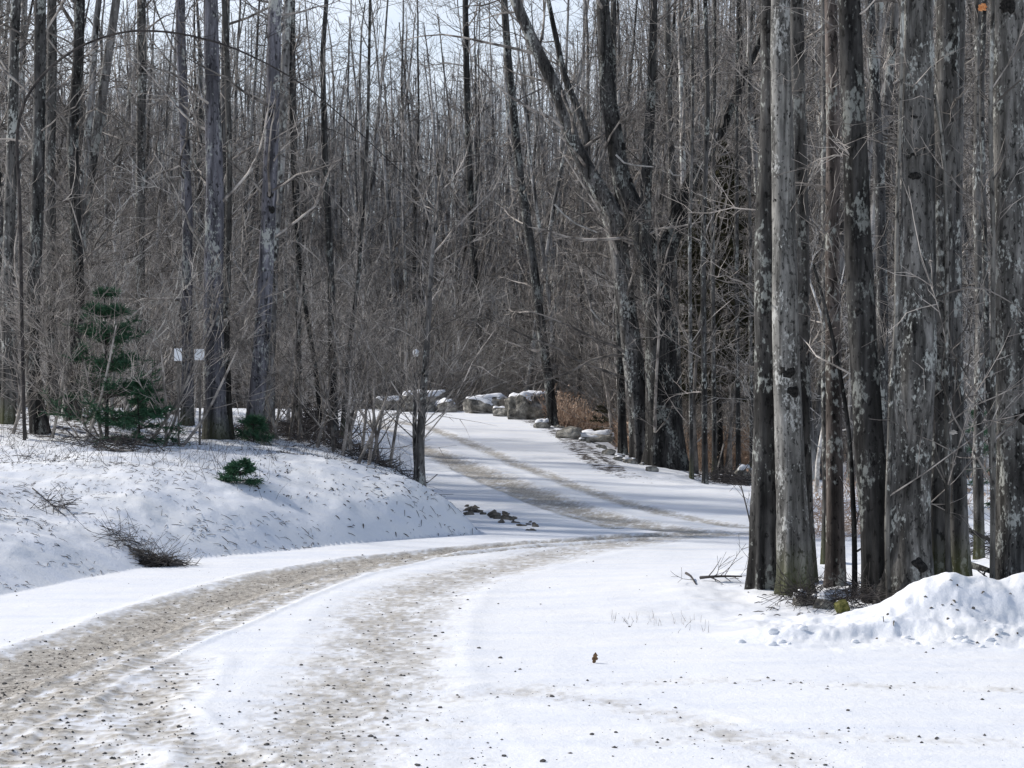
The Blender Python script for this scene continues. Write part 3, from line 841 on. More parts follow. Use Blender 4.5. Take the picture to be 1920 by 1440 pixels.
# the left group on the bank
LH = [dict(HSP[0], n=18, rmin=.010), dict(HSP[1], rmin=.007), dict(HSP[2], rmin=.0055)]
left = [
 ('maple_tree', 'black leaning trunk with bent foot near the left edge', 27.5, [(78, 832), (68, 760), (58, 680), (62, 560), (70, 400), (74, 200), (76, 0)], 30, 21, 'dark'),
 ('maple_tree', 'nearly black wavy trunk rising behind the young green pine', 29.5, [(140, 815), (138, 680), (148, 560), (142, 420), (136, 260), (146, 120), (150, 0)], 24, 19, 'dark'),
 ('maple_tree', 'blue grey upright trunk, stoutest of those left of the brush pile', 27.2, [(408, 862), (403, 760), (400, 640), (400, 500), (403, 350), (398, 180), (395, 0)], 44, 27, 'purple'),
 ('maple_tree', 'slanting two tone trunk between the stoutest left trunk and brush pile', 27.8, [(472, 852), (482, 740), (492, 620), (500, 480), (506, 340), (512, 180), (516, 0)], 32, 25, 'purple'),
 ('maple_tree', 'slim trunk hugging the right side of the stoutest left trunk', 27.9, [(432, 858), (428, 760), (424, 640), (428, 480), (430, 300), (426, 120), (420, 0)], 15, 10, 'grey'),
 ('maple_tree', 'grey trunk behind and left of the stoutest left trunk', 32, [(350, 822), (352, 700), (350, 560), (352, 420), (346, 250), (340, 100), (338, 0)], 22, 17, 'purple'),
 ('maple_tree', 'dark upright trunk at the outermost left edge', 28.5, [(14, 835), (16, 700), (14, 500), (22, 300), (26, 100), (30, 0)], 24, 18, 'grey'),
 ('maple_tree', 'grey trunk between the left edge trunks and the wavy black one', 31, [(100, 820), (98, 700), (96, 500), (94, 300), (98, 100), (97, 0)], 21, 17, 'grey'),
 ('tree', 'black thin trunk standing on the brush pile mound', 31, [(625, 792), (624, 700), (622, 560), (616, 420), (608, 260), (605, 100), (612, 0)], 17, 8, 'dark'),
 ('tree', 'slender trunk leaning left above the brush pile', 31.6, [(606, 790), (590, 680), (570, 560), (556, 440), (548, 300), (545, 120), (542, 0)], 9, 6, 'dark'),
 ('tree', 'slender trunk leaning right above the brush pile', 31.2, [(640, 792), (655, 650), (672, 520), (682, 380), (690, 220), (694, 0)], 9, 5, 'grey'),
 ('maple_tree', 'tan grey trunk in the middle distance of the left wood', 36, [(262, 800), (264, 640), (262, 460), (264, 280), (266, 120), (265, 0)], 20, 16, 'grey'),
 ('maple_tree', 'grey trunk right of the slanting two tone one', 38, [(560, 782), (558, 640), (560, 460), (552, 280), (548, 100), (548, 0)], 14, 11, 'grey'),
]
for i, (nm, lab, y, pts, w0, w1, mt) in enumerate(left):
    hero(nm, lab, y, pts, w0, w1, mt, 50 + i, specs=LH, sides=18 if w0 > 15 else 10, knots=5 if w0 > 24 else 0, amp=.06)

# brushy saplings along the bank top (leaning stems in front of the pine)
for i, (px, py, tx, ty, y) in enumerate([(270, 870, 420, 560, 26.3), (300, 880, 360, 640, 26), (95, 850, 130, 560, 26.5), (155, 860, 220, 600, 26.2), (195, 860, 140, 620, 26.4),
        (310, 870, 300, 640, 26), (330, 880, 470, 600, 25.8), (240, 850, 330, 640, 26.8), (690, 870, 700, 700, 26.5), (640, 860, 660, 640, 27), (665, 880, 740, 700, 26.3), (20, 850, 60, 600, 26.6), (50, 860, 20, 640, 26)] + [(490 + 17 * k_, 850, 470 + 19 * k_ + 50 * sin(k_ * 2.3), 640 + 60 * sin(k_ * 1.7), 28.2 + sin(k_ * 3.1)) for k_ in range(15)]):
    hero('bank_sapling', 'thin whippy stem rooted along the top of the snowy left bank', y, [(px, py), ((px * 2 + tx) / 3 + 6, (py * 2 + ty) / 3), ((px + 2 * tx) / 3 + 5, (py + 2 * ty) / 3), (tx, ty)], 6.5, 3, 'twig', 80 + i, sides=6, H=0, flare=.1,
         specs=[dict(SAP[0], n=8, rmin=.006), dict(SAP[1], n=4, rmin=.005), dict(SAP[2], n=2, rmin=.004)], cat='sapling', group='whippy stems on the left bank')

# long arched stem bowed over the left wood
rng = np.random.default_rng(5)
AP = [(40, 560, 0), (38, 400, 0), (30, 240, 0), (50, 175, 0), (100, 118, 0), (165, 78, 0), (240, 56, 0), (330, 60, 0), (420, 82, 0), (500, 118, 0), (580, 165, 0), (660, 235, 0), (760, 330, 0)]
P = np.array([[(a - 960) / F * 25.5, 25.5, CZ - (b - HY) / F * 25.5] for a, b, c in AP])
gx, gy = P[0, 0], 25.5
P = np.concatenate([[[gx + .05, gy, hz(gx, gy) - .1]], P]); org = np.array([gx, gy, hz(gx, gy)])
V_, Q_, Pm_, Ri_ = hero_trunk(P - org, np.linspace(.028, .007, len(P)), 10, 3, .04, 0)
e = bpy.data.objects.new('bowed_sapling', None); COL.objects.link(e); e.location = org
tag(e, 'long thin stem bowed into an arch high across the left trunks', 'sapling')
link('trunk', mesh_np('trunk', V_, Q_, M['twigdark']), e)
S = Sticks(); grow(S, rng, Pm_[::8], Ri_[::8], [dict(SAP[0], n=12, t0=.4, L=(.3, 1.0), rmin=.004), dict(SAP[1], n=2)])
link('branches', S.mesh('branches', M['twigdark']), e)

# ------------------------------------------------------------------ conifers
def conifer(name, label, x, y, H, W, mat, seed, per=5, dens=1.0, droop=-.05, t0=.02, trunk='dark', blade=.09, bw=.010):
    rng = np.random.default_rng(seed)
    e = bpy.data.objects.new(name, None); COL.objects.link(e); e.location = (x, y, hz(x, y)); tag(e, label, 'conifer')
    T = Sticks(); P = path(rng, (0, 0, -.1), (0, 0, 1), H, 8, .02, .02)
    T.add(P, np.linspace(H * .012 + .008, .006, 8), 7)
    link('trunk', T.mesh('trunk', M[trunk]), e)
    B = Sticks(); tips = []
    nl = max(7, int(H / .2))
    for i in range(nl):
        t = t0 + (1 - t0) * (i + rng.random()) / nl
        for j in range(per):
            a = rng.uniform(0, 2 * pi); L = W * (1 - t) ** .8 * rng.uniform(.5, 1.1) + .08
            z = t * H
            p = path(rng, (0, 0, z), (cos(a), sin(a), .15 + .3 * t), L, 6, .08, droop)
            B.add(p, np.linspace(.008, .003, 6), 3)
            for q in range(5):
                f = rng.uniform(.25, 1) * 5; k = min(int(f), 4); s = p[k] + (p[k + 1] - p[k]) * (f - k)
                d = (p[k + 1] - p[k]); d /= np.linalg.norm(d); d = d + rng.normal(0, .5, 3) * np.array([1, 1, .4])
                pp = path(rng, s, d / np.linalg.norm(d), L * rng.uniform(.15, .4), 3, .1, 0)
                B.add(pp, np.linspace(.004, .002, 3), 3); tips.append(pp)
            tips.append(p[2:5]); tips.append(p[3:6])
    link('branches', B.mesh('branches', M['twigdark']), e)
    VV = []
    for p in tips:
        n = int(16 * dens)
        f = rng.random(n) * 2; k = f.astype(int).clip(0, 1); c = p[k] + (p[k + 1] - p[k]) * (f - k)[:, None]
        ax = p[-1] - p[0]; ax /= np.linalg.norm(ax) + 1e-9
        d = rng.normal(0, 1, (n, 3)) * np.array([1, 1, .6]) + ax * .8; d /= np.linalg.norm(d, axis=1, keepdims=True)
        w = np.cross(d, rng.normal(0, 1, (n, 3))); w /= np.linalg.norm(w, axis=1, keepdims=True)
        L = blade * rng.uniform(.6, 1.2, (n, 1))
        VV.append(np.stack([c - w * bw / 2, c + w * bw / 2, c + d * L + w * bw * .2, c + d * L - w * bw * .2], 1))
    VV = np.concatenate(VV).reshape(-1, 3)
    link('needles', mesh_np('needles', VV, np.arange(len(VV)).reshape(-1, 4), M[mat], False), e)
    return e
x, y = px2w(205, 872)
conifer('young_pine', 'young green pine at the foot of the left trunks', (200 - 960) / F * 26.6, 26.6, 2.3, 1.05, 'needle', 1, per=10, dens=.85, droop=.02, blade=.12, bw=.012)
conifer('young_pine', 'small green pine half hidden right of the larger young pine', (262 - 960) / F * 26, 26, .9, .6, 'needle', 2, per=6, dens=1.3, bw=.013)
conifer('pine_seedling', 'tiny green pine seedling on the snow below the slanting two tone trunk', (450 - 960) / F * 23.0, 23.0, .26, .24, 'needle', 3, per=4, dens=.7, droop=-.02, bw=.014, t0=0)
conifer('pine_seedling', 'low green seedling at the foot of the slanting two tone trunk', (475 - 960) / F * 27.2, 27.2, .4, .3, 'needle', 4, dens=.9)
conifer('hemlock', 'dark hemlock with level layered branches behind the road edge group', (1350 - 960) / F * 39, 39, 7.5, 2.1, 'needle_olive', 5, per=8, dens=1.2, droop=-.03, t0=.2, blade=.12, bw=.024)
conifer('pine_seedling', 'low olive green conifer at the edge of the orange bracken', (1128 - 960) / F * 45, 45, 1.0, .6, 'needle_olive', 6, dens=.7, bw=.016)
conifer('pine_seedling', 'faint green conifer in the snow behind the right cluster', (1835 - 960) / F * 27, 27, 1.5, .7, 'needle', 7, dens=.4)

# ------------------------------------------------------------------ boulders
def boulder(name, label, px, y, w, h, dpt, seed, cap=True, cat='boulder', mat='rock', group=None, rz=None, flat=.12, sink=.12, capt=.05):
    rg = np.random.default_rng(seed)
    x = (px - 960) / F * y; z = hz(x, y)
    import bmesh
    bm = bmesh.new(); bmesh.ops.create_icosphere(bm, subdivisions=4, radius=1)
    v = np.array([q.co[:] for q in bm.verts]); f = np.array([[q.index for q in p.verts] for p in bm.faces]); bm.free()
    # squarish block cut by random planes
    for i in range(13):
        n = rg.normal(0, 1, 3)
        if i < 6: n = np.array([[1, 0, 0], [-1, 0, 0], [0, 1, 0], [0, -1, 0], [0, 0, 1], [0, 0, -1]][i]) + rg.normal(0, .28, 3)
        n /= np.linalg.norm(n); c = rg.uniform(.62, .8) if i < 6 else rg.uniform(.68, .85)
        dd = v @ n; over = np.clip(dd - c, 0, None); v = v - over[:, None] * n * .93
    o = rg.uniform(-50, 50, 3)
    nn = np.array([mnoise.noise((q * 1.8 + o).tolist()) * .6 + .35 * mnoise.noise((q * 5 + o).tolist()) for q in v])
    h = h * .8; v = v * (1 + (flat + .12) * nn)[:, None] / .72
    v = v * np.array([w / 2, dpt / 2, h / 2 * 1.15]); v[:, 2] += h / 2 - sink * h
    e = bpy.data.objects.new(name, None); COL.objects.link(e); e.location = (x, y, z)
    e.rotation_euler = (rg.normal(0, .05), rg.normal(0, .06), rg.uniform(-.4, .4) if rz is None else rz)
    tag(e, label, cat, group)
    link('rock', mesh_np('rock', v, f, M[mat], False), e)
    if cap:
        tri = v[f]; fn = np.cross(tri[:, 1] - tri[:, 0], tri[:, 2] - tri[:, 0]); fn /= np.linalg.norm(fn, axis=1, keepdims=True) + 1e-9
        vn = np.zeros_like(v)
        for j in range(3): np.add.at(vn, f[:, j], fn)
        vn /= np.linalg.norm(vn, axis=1, keepdims=True) + 1e-9
        nz = vn[:, 2] + .55 * np.array([mnoise.noise((q * 3 / max(w, .3) + o).tolist()) for q in v])
        off = np.clip((nz - .80) * 3.0, -1, 1)
        cv = v + np.where(off[:, None] > 0, np.array([[0, 0, 1.]]) * off[:, None] * capt, vn * off[:, None] * .04)
        link('snow_cap', mesh_np('snow_cap', cv, f, M['cap'], True), e)
    return e
boulder('boulder', 'largest dark boulder with snowy rounded top, right end of the boulder row', 994, 47.3, 1.2, .84, 1.0, 1, flat=.16)
boulder('boulder', 'long low boulder just left of the largest one', 912, 49.5, 1.05, .62, .8, 2)
boulder('boulder', 'small tan stone wedged between the long low boulder and the largest one', 938, 48.2, .42, .28, .4, 3)
boulder('boulder', 'domed pale boulder behind the double stemmed roadside tree', 793, 50.5, 1.15, .75, .9, 4, flat=.16)
boulder('boulder', 'low flat boulder at the left end of the boulder row', 735, 51.5, .85, .5, .6, 5)
boulder('boulder', 'small snowy rock right of the domed pale boulder', 836, 50, .55, .38, .5, 6, capt=.08)
boulder('boulder', 'snow topped rock far left beyond the bank beside brush', 660, 53, .6, .36, .6, 7, capt=.06)
boulder('rock_slab', 'pointed tilted slab on the slope below the largest boulder', 1016, 44.2, .42, .24, .4, 8)
boulder('rock_slab', 'tilted grey slab lying at road edge, lower of two', 1066, 41.3, .6, .3, .45, 9, rz=-.5, cap=False)
boulder('rock_slab', 'long snow covered slab on the slope left of the road edge trees', 1106, 41.3, 1.05, .24, .6, 10, capt=.1, rz=-.25)
boulder('rock', 'snow covered dark rock between road edge trees and right cluster', 1392, 34.5, .38, .42, .4, 11, capt=.08)
boulder('rock', 'mossy yellow green stone half buried at the mound foot', 1578, 14.4, .10, .13, .10, 12, cap=False, mat='moss')
boulder('rock', 'snow capped rock in front of the pale knotty trunk', 1510, 14.9, .20, .13, .18, 13, capt=.04)
boulder('rock', 'snow capped rock right of the one before the pale knotty trunk', 1545, 14.7, .16, .11, .15, 14, capt=.04)
rg = np.random.default_rng(9)
for i in range(40):
    t = i / 39; px = 880 + 330 * t + rg.normal(0, 10)
    yy = np.interp(px, [880, 950, 1040, 1150, 1230], [50.5, 49.6, 44.4, 34.8 + 2.2, 34.2])
    xx = (px - 960) / F * yy
    s = .05 + .16 * rg.random() ** 2
    boulder('edge_stone', 'small rough stone in the rubble line along the right road edge', px, yy + rg.uniform(-.3, .9), s * 1.3, s * .7, s, 100 + i, cap=rg.random() < .3, cat='stone', group='rubble stones along the road edge', capt=.03)

# ------------------------------------------------------------------ brush piles, sticks, bracken
def brush(name, label, px, y, W, D, H, n, seed, mat='twigdark', Lr=(.4, 1.2), rr=(.004, .012), flat=.35):
    rg = np.random.default_rng(seed); x = (px - 960) / F * y
    S = Sticks()
    for i in range(n):
        a = rg.normal(0, .4), rg.normal(0, .4)
        p0 = np.array([a[0] * W, a[1] * D, 0.]); gz_ = float(h_base(np.array([x + p0[0]]), np.array([y + p0[1]]))[0]) + .02
        k = max(0, 1 - (a[0] ** 2 + a[1] ** 2))
        p0[2] = gz_ + rg.random() * H * k
        an = rg.uniform(0, 2 * pi); d = np.array([cos(an), sin(an) * .6, rg.normal(0, flat)]); d /= np.linalg.norm(d)
        L = rg.uniform(*Lr); r = rg.uniform(*rr)
        P = path(rg, p0 - d * L / 2, d, L, 5, .12, 0); P[:, 2] = np.maximum(P[:, 2], gz_ - .12)
        S.add(P, np.linspace(r, r * .4, 5), 4)
        grow(S, rg, P, np.linspace(r, r * .4, 5), [dict(n=2, t0=.2, L=(.1, .4), ang=(25, 60), k=3, s=3, up=0, wig=.15, rf=.6, rmin=.003)])
    z = hz(x, y); me = S.mesh(name, M[mat])
    co = np.empty(len(me.vertices) * 3, np.float32); me.vertices.foreach_get('co', co); co = co.reshape(-1, 3); co[:, 2] -= z
    me.vertices.foreach_set('co', co.ravel()); me.update()
    return tag(link(name, me, None, (x, y, z)), label, 'brush')
brush('brush_pile', 'wide dark brush pile on the snow behind the bank corner', 580, 29.0, 1.9, 1.6, .22, 420, 1, Lr=(.2, .8), rr=(.004, .009))
brush('brush_heap', 'black tangled heap of branches at the crest behind the brush pile', 592, 33, .5, .5, .55, 150, 2)
brush('brush_pile', 'small dark heap of twigs at the foot of the left bank', 293, 19.3, .40, .20, .08, 100, 3, mat='post', Lr=(.08, .26), rr=(.003, .010), flat=.12)
brush('brush_heap', 'black rotten bark scraps under the small bank foot heap', 300, 19.15, .30, .15, .05, 60, 33, Lr=(.06, .2), rr=(.006, .014), flat=.08)
brush('twig_bundle', 'loose twigs sticking out left of the small bank foot heap', 225, 19.5, .26, .3, .08, 30, 4, Lr=(.2, .5), rr=(.002, .005))
brush('twig_bundle', 'sparse twigs on the snow at the left frame edge', 110, 20.2, .25, .5, .05, 26, 5, Lr=(.2, .5), rr=(.002, .006))
brush('brush_heap', 'low broken branches lying across the bank below the left trunks', 210, 24.8, 1.0, .4, .06, 60, 6, Lr=(.3, .9), rr=(.003, .010))
brush('brush_heap', 'snowy brush tangle on the slope between road edge and right cluster', 1370, 34, .7, 1.0, .2, 110, 7)
brush('twig_bundle', 'bare twigs at the foot of the pale knotty trunk', 1510, 14.8, .3, .25, .10, 55, 8, Lr=(.15, .4), rr=(.002, .004))
brush('twig_bundle', 'bare twigs at the foot of the leaning dark trunk', 1600, 14.6, .22, .25, .12, 50, 9, Lr=(.15, .45), rr=(.002, .005))
brush('brush_heap', 'reddish twigs standing behind the slim reddish trunk', 1575, 24, .9, 1.2, .5, 170, 10, mat='fern', flat=.9, rr=(.003, .006))
brush('brush_heap', 'thin dark twigs on the snow right behind the snow mound', 1860, 21, .7, 1.2, .12, 90, 11, rr=(.002, .006))
brush('brush_heap', 'fallen twigs scattered over the bank corner', 700, 27.2, .8, .7, .06, 90, 12, rr=(.003, .008), Lr=(.2, .8))

def stick(name, label, pts, r, mat='twigdark', twigs=4, seed=0, cat='branch'):
    rg = np.random.default_rng(seed)
    P = np.array(pts, float); org = P[0].copy(); 
    V_, Q_, Pm_, Ri_ = hero_trunk(P - org, np.linspace(r, r * .45, len(P)), 10, seed, .12, 0)
    e = bpy.data.objects.new(name, None); COL.objects.link(e); e.location = org; tag(e, label, cat)
    link('stem', mesh_np('stem', V_, Q_, M[mat]), e)
    S = Sticks(); grow(S, rg, Pm_[::4], Ri_[::4], [dict(n=twigs, t0=.15, L=(.1, .45), ang=(30, 70), k=4, s=3, up=.05, wig=.15, rf=.5, rmin=.002, fixed=True), dict(n=2, t0=.2, L=(.05, .2), ang=(30, 60), k=3, s=3, up=0, wig=.1, rf=.6, rmin=.002)])
    link('twigs', S.mesh('twigs', M[mat]), e)
def gpt(px, y, dz=0):
    x = (px - 960) / F * y; return (x, y, hz(x, y) + dz)
stick('fallen_branch', 'dark fallen branch with twigs on snow left of the right cluster', [gpt(1312, 16.6, .03), gpt(1335, 16.5, .05), gpt(1365, 16.6, .04), gpt(1395, 16.5, .07)], .016, twigs=12, seed=1)
stick('fallen_branch', 'short broken stub pointing left of the dark fallen branch', [gpt(1286, 16.9, .06), gpt(1296, 16.7, .03), gpt(1306, 16.3, .0)], .014, twigs=2, seed=2)
stick('fallen_log', 'dark branch slanting down behind the snow mound at the right', [gpt(1795, 19.6, .42), gpt(1830, 19.4, .33), gpt(1878, 19.2, .2)], .03, mat='dark', twigs=3, seed=3)
stick('fallen_log', 'low dark log behind the snow mound beside the far right trunk', [gpt(1815, 16.9, .12), gpt(1850, 16.6, .1), gpt(1885, 16.4, .03)], .035, mat='dark', twigs=3, seed=4)
stick('bent_sapling', 'bare curved sapling at left foot of the blackish knobbly trunk', [gpt(1398, 16, 0), gpt(1412, 16, .25), gpt(1412, 16, .5), gpt(1398, 16, .8), gpt(1385, 16, 1.05)], .010, twigs=8, seed=5, cat='sapling')
stick('fallen_branch', 'broken pale branch on the bank below the left trunks', [gpt(185, 25, .04), gpt(215, 24.6, .03), gpt(250, 24.2, .02)], .018, mat='post', twigs=4, seed=6)
stick('fallen_branch', 'thin branch lying flat above the small bank foot heap', [gpt(60, 20.8, .03), gpt(90, 20.4, .03), gpt(125, 19.8, .02)], .009, twigs=5, seed=7)

def tufts(name, label, n, fn, mat, Hr, r0, seed, leaf=0, kind='stuff', cat='undergrowth', lean=.35):
    rg = np.random.default_rng(seed); S = Sticks(); LV = []
    XY = np.array([fn(rg) for _ in range(n)]); ZZ = h_detail(XY[:, 0], XY[:, 1]) - .01
    for (x, y), z in zip(XY, ZZ):
        d = np.array([rg.normal(0, lean), rg.normal(0, lean), 1]); d /= np.linalg.norm(d)
        P = path(rg, (x, y, z), d, rg.uniform(*Hr), 4, .12, -.03)
        S.add(P, np.linspace(r0, r0 * .4, 4), 3)
        for j in range(leaf):
            c = P[rg.integers(1, 4)] + rg.normal(0, .05, 3); u = rg.normal(0, 1, 3); u /= np.linalg.norm(u); w = np.cross(u, rg.normal(0, 1, 3)); w /= np.linalg.norm(w)
            L = rg.uniform(.04, .12)
            LV.append([c, c + u * L * .5 + w * L * .22, c + u * L, c + u * L * .5 - w * L * .22])
    V_, Q_ = S.arrays()
    if LV:
        LV = np.array(LV).reshape(-1, 3); Q_ = np.concatenate([Q_, np.arange(len(LV)).reshape(-1, 4) + len(V_)]); V_ = np.concatenate([V_, LV])
    return tag(link(name, mesh_np(name, V_, Q_, M[mat])), label, cat, kind=kind)
def zone(px0, px1, y0, y1):
    def f(rg):
        y = rg.uniform(y0, y1); return ((rg.uniform(px0, px1) - 960) / F * y, y)
    return f
tufts('dry_bracken', 'orange brown bracken behind the largest boulder', 1700, zone(1030, 1165, 46, 52), 'fern', (.5, 1.2), .009, 1, leaf=4)
tufts('dry_bracken', 'orange bracken between the road edge group and right cluster', 1300, zone(1285, 1430, 39, 46), 'fern', (.5, 1.1), .009, 2, leaf=4)
tufts('dry_bracken', 'tan bracken behind the foot of the road edge trees', 900, zone(1165, 1290, 41.5, 49), 'fern', (.5, 1.1), .009, 13, leaf=4)
tufts('dry_bracken', 'thin reddish undergrowth left behind the long low boulder', 350, zone(905, 1020, 51, 54), 'fern', (.4, .9), .008, 3, leaf=2)
tufts('bank_grass', 'thin dry stalks poking through the snow of the left bank', 900,
      lambda rg: (lambda y: ((rg.uniform(-20, 760 if y > 25 else 520) - 960) / F * y, y))(rg.uniform(22.5, 31)), 'twigdark', (.08, .5), .003, 4, lean=.6)
tufts('dry_grass', 'row of short dry grass stalks on the snow before the right cluster', 26, zone(1148, 1240, 13.7, 14.2), 'twig', (.03, .11), .0022, 5, cat='grass', lean=.3)
tufts('dry_grass', 'few dry grass stalks at the left end of the snow mound', 14, zone(1255, 1330, 13.2, 14.2), 'twig', (.03, .12), .0022, 6, cat='grass', lean=.3)
tufts('right_undergrowth', 'thin reddish brown twigs on the snow behind the right cluster', 500, zone(1420, 2000, 24, 40), 'fern', (.2, .9), .004, 8, leaf=1, lean=.5)

# scattered dark litter flecks lying on the bank snow
def flecks(name, label, n, fn, mat, Lr, r, seed):
    rg = np.random.default_rng(seed); S = Sticks()
    XY = fn(rg, n); n = len(XY); x, y = XY[:, 0], XY[:, 1]
    a = rg.normal(-.9, 1.3, n); L = Lr[0] + (Lr[1] - Lr[0]) * rg.random(n) ** 2
    x2, y2 = x + np.cos(a) * L, y + np.sin(a) * L
    z = h_detail(x, y) + r * .5; z2 = h_detail(x2, y2) + r * .5 + (rg.random(n) < .2) * .03
    for i in range(n):
        P = np.array([[x[i], y[i], z[i]], [(x[i] + x2[i]) / 2, (y[i] + y2[i]) / 2, (z[i] + z2[i]) / 2 + .008], [x2[i], y2[i], z2[i]]])
        S.add(P, np.array([r, r * 1.2, r * .5]) * rg.uniform(.6, 1.6), 3)
    return tag(link(name, S.mesh(name, M[mat])), label, 'twigs', kind='stuff')
def bankzone(rg, n):
    y = rg.uniform(16.5, 31, n * 3); x = (rg.uniform(-40, 900, n * 3) - 960) / F * y
    k = in_poly(x, y, BANKP) & (vnoise(x * 1.1, y * 1.1, 66) > rg.random(n * 3) * .5 + .42)
    return np.stack([x[k], y[k]], -1)[:n]
flecks('twig_litter', 'fine dark twigs and stalks strewn over the snowy left bank', 3600, bankzone, 'twigdark', (.02, .15), .0026, 1)
def corner(rg, n):
    y = rg.uniform(22.5, 31, n * 4); x = rg.uniform(-3.6, -.5, n * 4)
    k = in_poly(x, y, BANKP) & (vnoise(x * 1.7, y * 1.7, 68) > .35)
    return np.stack([x[k], y[k]], -1)[:n]
flecks('leaf_scraps', 'dark leaf and bark scraps on the snow of the bank corner', 420, corner, 'twigdark', (.02, .10), .0055, 3)
def moundz(rg, n):
    x = rg.uniform(2.6, 4.3, n); return np.stack([x, rg.uniform(12.6, 13.6, n)], -1)
flecks('mound_grit', 'grit and bark scraps frozen into the ploughed snow mound', 26, moundz, 'soil', (.01, .06), .005, 4)
def rz_(rg, n):
    y = rg.uniform(14.2, 17, n); return np.stack([(rg.uniform(1380, 1900, n) - 960) / F * y, y], -1)
flecks('twig_scraps', 'fine twigs on snow round the feet of the right cluster', 160, rz_, 'twigdark', (.03, .15), .003, 2)

# ------------------------------------------------------------------ stones on the road
def stone_arr(rg, r):
    v = np.array([[1, 0, 0], [-1, 0, 0], [0, 1, 0], [0, -1, 0], [0, 0, 1], [0, 0, -1.], [.6, .6, .5], [-.6, .6, .4], [.6, -.6, .5], [-.6, -.6, .5]])[:6]
    v = v * rg.uniform(.6, 1.1, (6, 1)) * np.array([1.2, 1, .7]) * r
    a = rg.uniform(0, 2 * pi); c, s = cos(a), sin(a)
    v = np.stack([v[:, 0] * c - v[:, 1] * s, v[:, 0] * s + v[:, 1] * c, v[:, 2]], -1)
    f = np.array([[0, 2, 4], [2, 1, 4], [1, 3, 4], [3, 0, 4], [2, 0, 5], [1, 2, 5], [3, 1, 5], [0, 3, 5]])
    return v, f
rg = np.random.default_rng(21)
N0 = 42000
py = rg.uniform(1015, 1450, N0); px = rg.uniform(-30, 1950, N0)
yy = CZ * F / (py - HY); xx = (px - 960) / F * yy
tm, _ = tracks(xx, yy)
ok = in_poly(xx, yy, ROADP) & (rg.random(N0) < np.clip(tm * .34 + .008, 0, 1) * np.clip((yy / 10), .4, 2) ** 0 ) & (yy < 24)
xx = xx[ok]; yy = yy[ok]; zz = h_detail(xx, yy)
Vs = []; Fs = []; off = 0
for x, y, z in zip(xx, yy, zz):
    r = .0032 + .011 * rg.random() ** 5
    v, f = stone_arr(rg, r); Vs.append(v + np.array([x, y, z + r * .2])); Fs.append(f + off); off += 6
o = link('gravel', mesh_np('gravel', np.concatenate(Vs), np.concatenate(Fs), M['stone'], False))
tag(o, 'fine dark gravel strewn along the wheel tracks', 'gravel', kind='stuff')
# larger single stones, read off the photograph
BIGS = [(1018, 1426), (1035, 1301), (975, 1252), (945, 1413), (1110, 1375), (1155, 1372), (1180, 1178), (803, 1211), (898, 1213), (938, 1231), (830, 1184), (816, 1190),
        (704, 1239), (682, 1272), (723, 1345), (672, 1378), (695, 1378), (825, 1323), (857, 1299), (745, 1377), (783, 1435), (333, 1264), (350, 1267), (85, 1206), (50, 1246),
        (8, 1276), (143, 1281), (115, 1300), (285, 1255), (263, 1314), (336, 1362), (119, 1420), (194, 1352), (565, 1248), (500, 1395), (620, 1341), (430, 1410), (1757, 1382), (1547, 1432), (877, 1127), (862, 1142), (850, 1110), (1795, 1192), (1755, 1384), (1767, 1190), (1825, 1190), (1590, 1334)]
for i, (a, b) in enumerate(BIGS):
    y = CZ * F / (b - HY); x = (a - 960) / F * y
    v, f = lump(500 + i, .006 + .006 * rg.random(), 2, .5, (1.4, 1, .75))
    o = link('road_stone', mesh_np('road_stone', v, f, M['stone'], False), None, (x, y, hz(x, y) + .004))
    tag(o, 'dark pebble lying loose on the snowy road', 'pebble', 'loose pebbles on the snowy road')
# soil clods at the foot of the bank corner
for i in range(34):
    t = rg.random(); px = 866 + 138 * t + rg.normal(0, 4); py = 952 + 36 * t + rg.normal(0, 5)
    x, y = px2w(px, py)
    s = rg.uniform(.02, .06) * (1.3 - .9 * abs(t - .4))
    v, f = lump(700 + i, s, 2, .7, (1.8, .8, .7))
    o = link('soil_clod', mesh_np('soil_clod', v, f, M['soil'], False), None, (x, y, hz(x, y) + s * .15)); o.rotation_euler = (rg.normal(0, .3), rg.normal(0, .3), rg.normal(-.5, .5))
    tag(o, 'brown soil clod beside the road near the bank corner', 'clod', 'soil clods by the bank corner')
# snow lumps along the mound foot
for i in range(24):
    x = rg.uniform(1.5, 4.4); y = rg.uniform(12.5, 12.85); s = rg.uniform(.012, .035)
    v, f = lump(800 + i, s, 2, .4, (1.3, 1, .8))
    tag(link('snow_lump', mesh_np('snow_lump', v, f, M['cap'], True), None, (x, y, hz(x, y) + s * .2)), 'small crusty snow lump at the foot of the ploughed mound', 'snow lump', 'snow lumps along the mound foot')

# upright curled dead leaf on the road
def leaf_obj(name, label, loc, L, W, mat, rot, curl=.6):
    V_ = []; Q_ = []
    n = 9
    for i in range(n):
        t = i / (n - 1); w = W * (sin(pi * min(t * 1.05, 1)) ** .7) * (1 + .35 * sin(t * 18)) * .5 + .001
        z = L * t; b = -curl * L * t * t
        for j, s in enumerate((-1, -.5, 0, .5, 1)):
            V_.append([w * s, b - abs(s) * w * .7, z])
    for i in range(n - 1):
        for j in range(4):
            a = i * 5 + j; Q_.append([a, a + 1, a + 6, a + 5])
    o = link(name, mesh_np(name, V_, Q_, M[mat]), None, loc); o.rotation_euler = rot
    so = o.modifiers.new('thick', 'SOLIDIFY'); so.thickness = .002
    return tag(o, label, 'leaf')
y = CZ * F / (1240 - HY); x = (1113 - 960) / F * y
leaf_obj('dead_leaf', 'brown curled dead leaf standing upright alone on the snowy road', (x, y, hz(x, y) - .003), .078, .036, 'leaf', (0, .1, .3), .25)
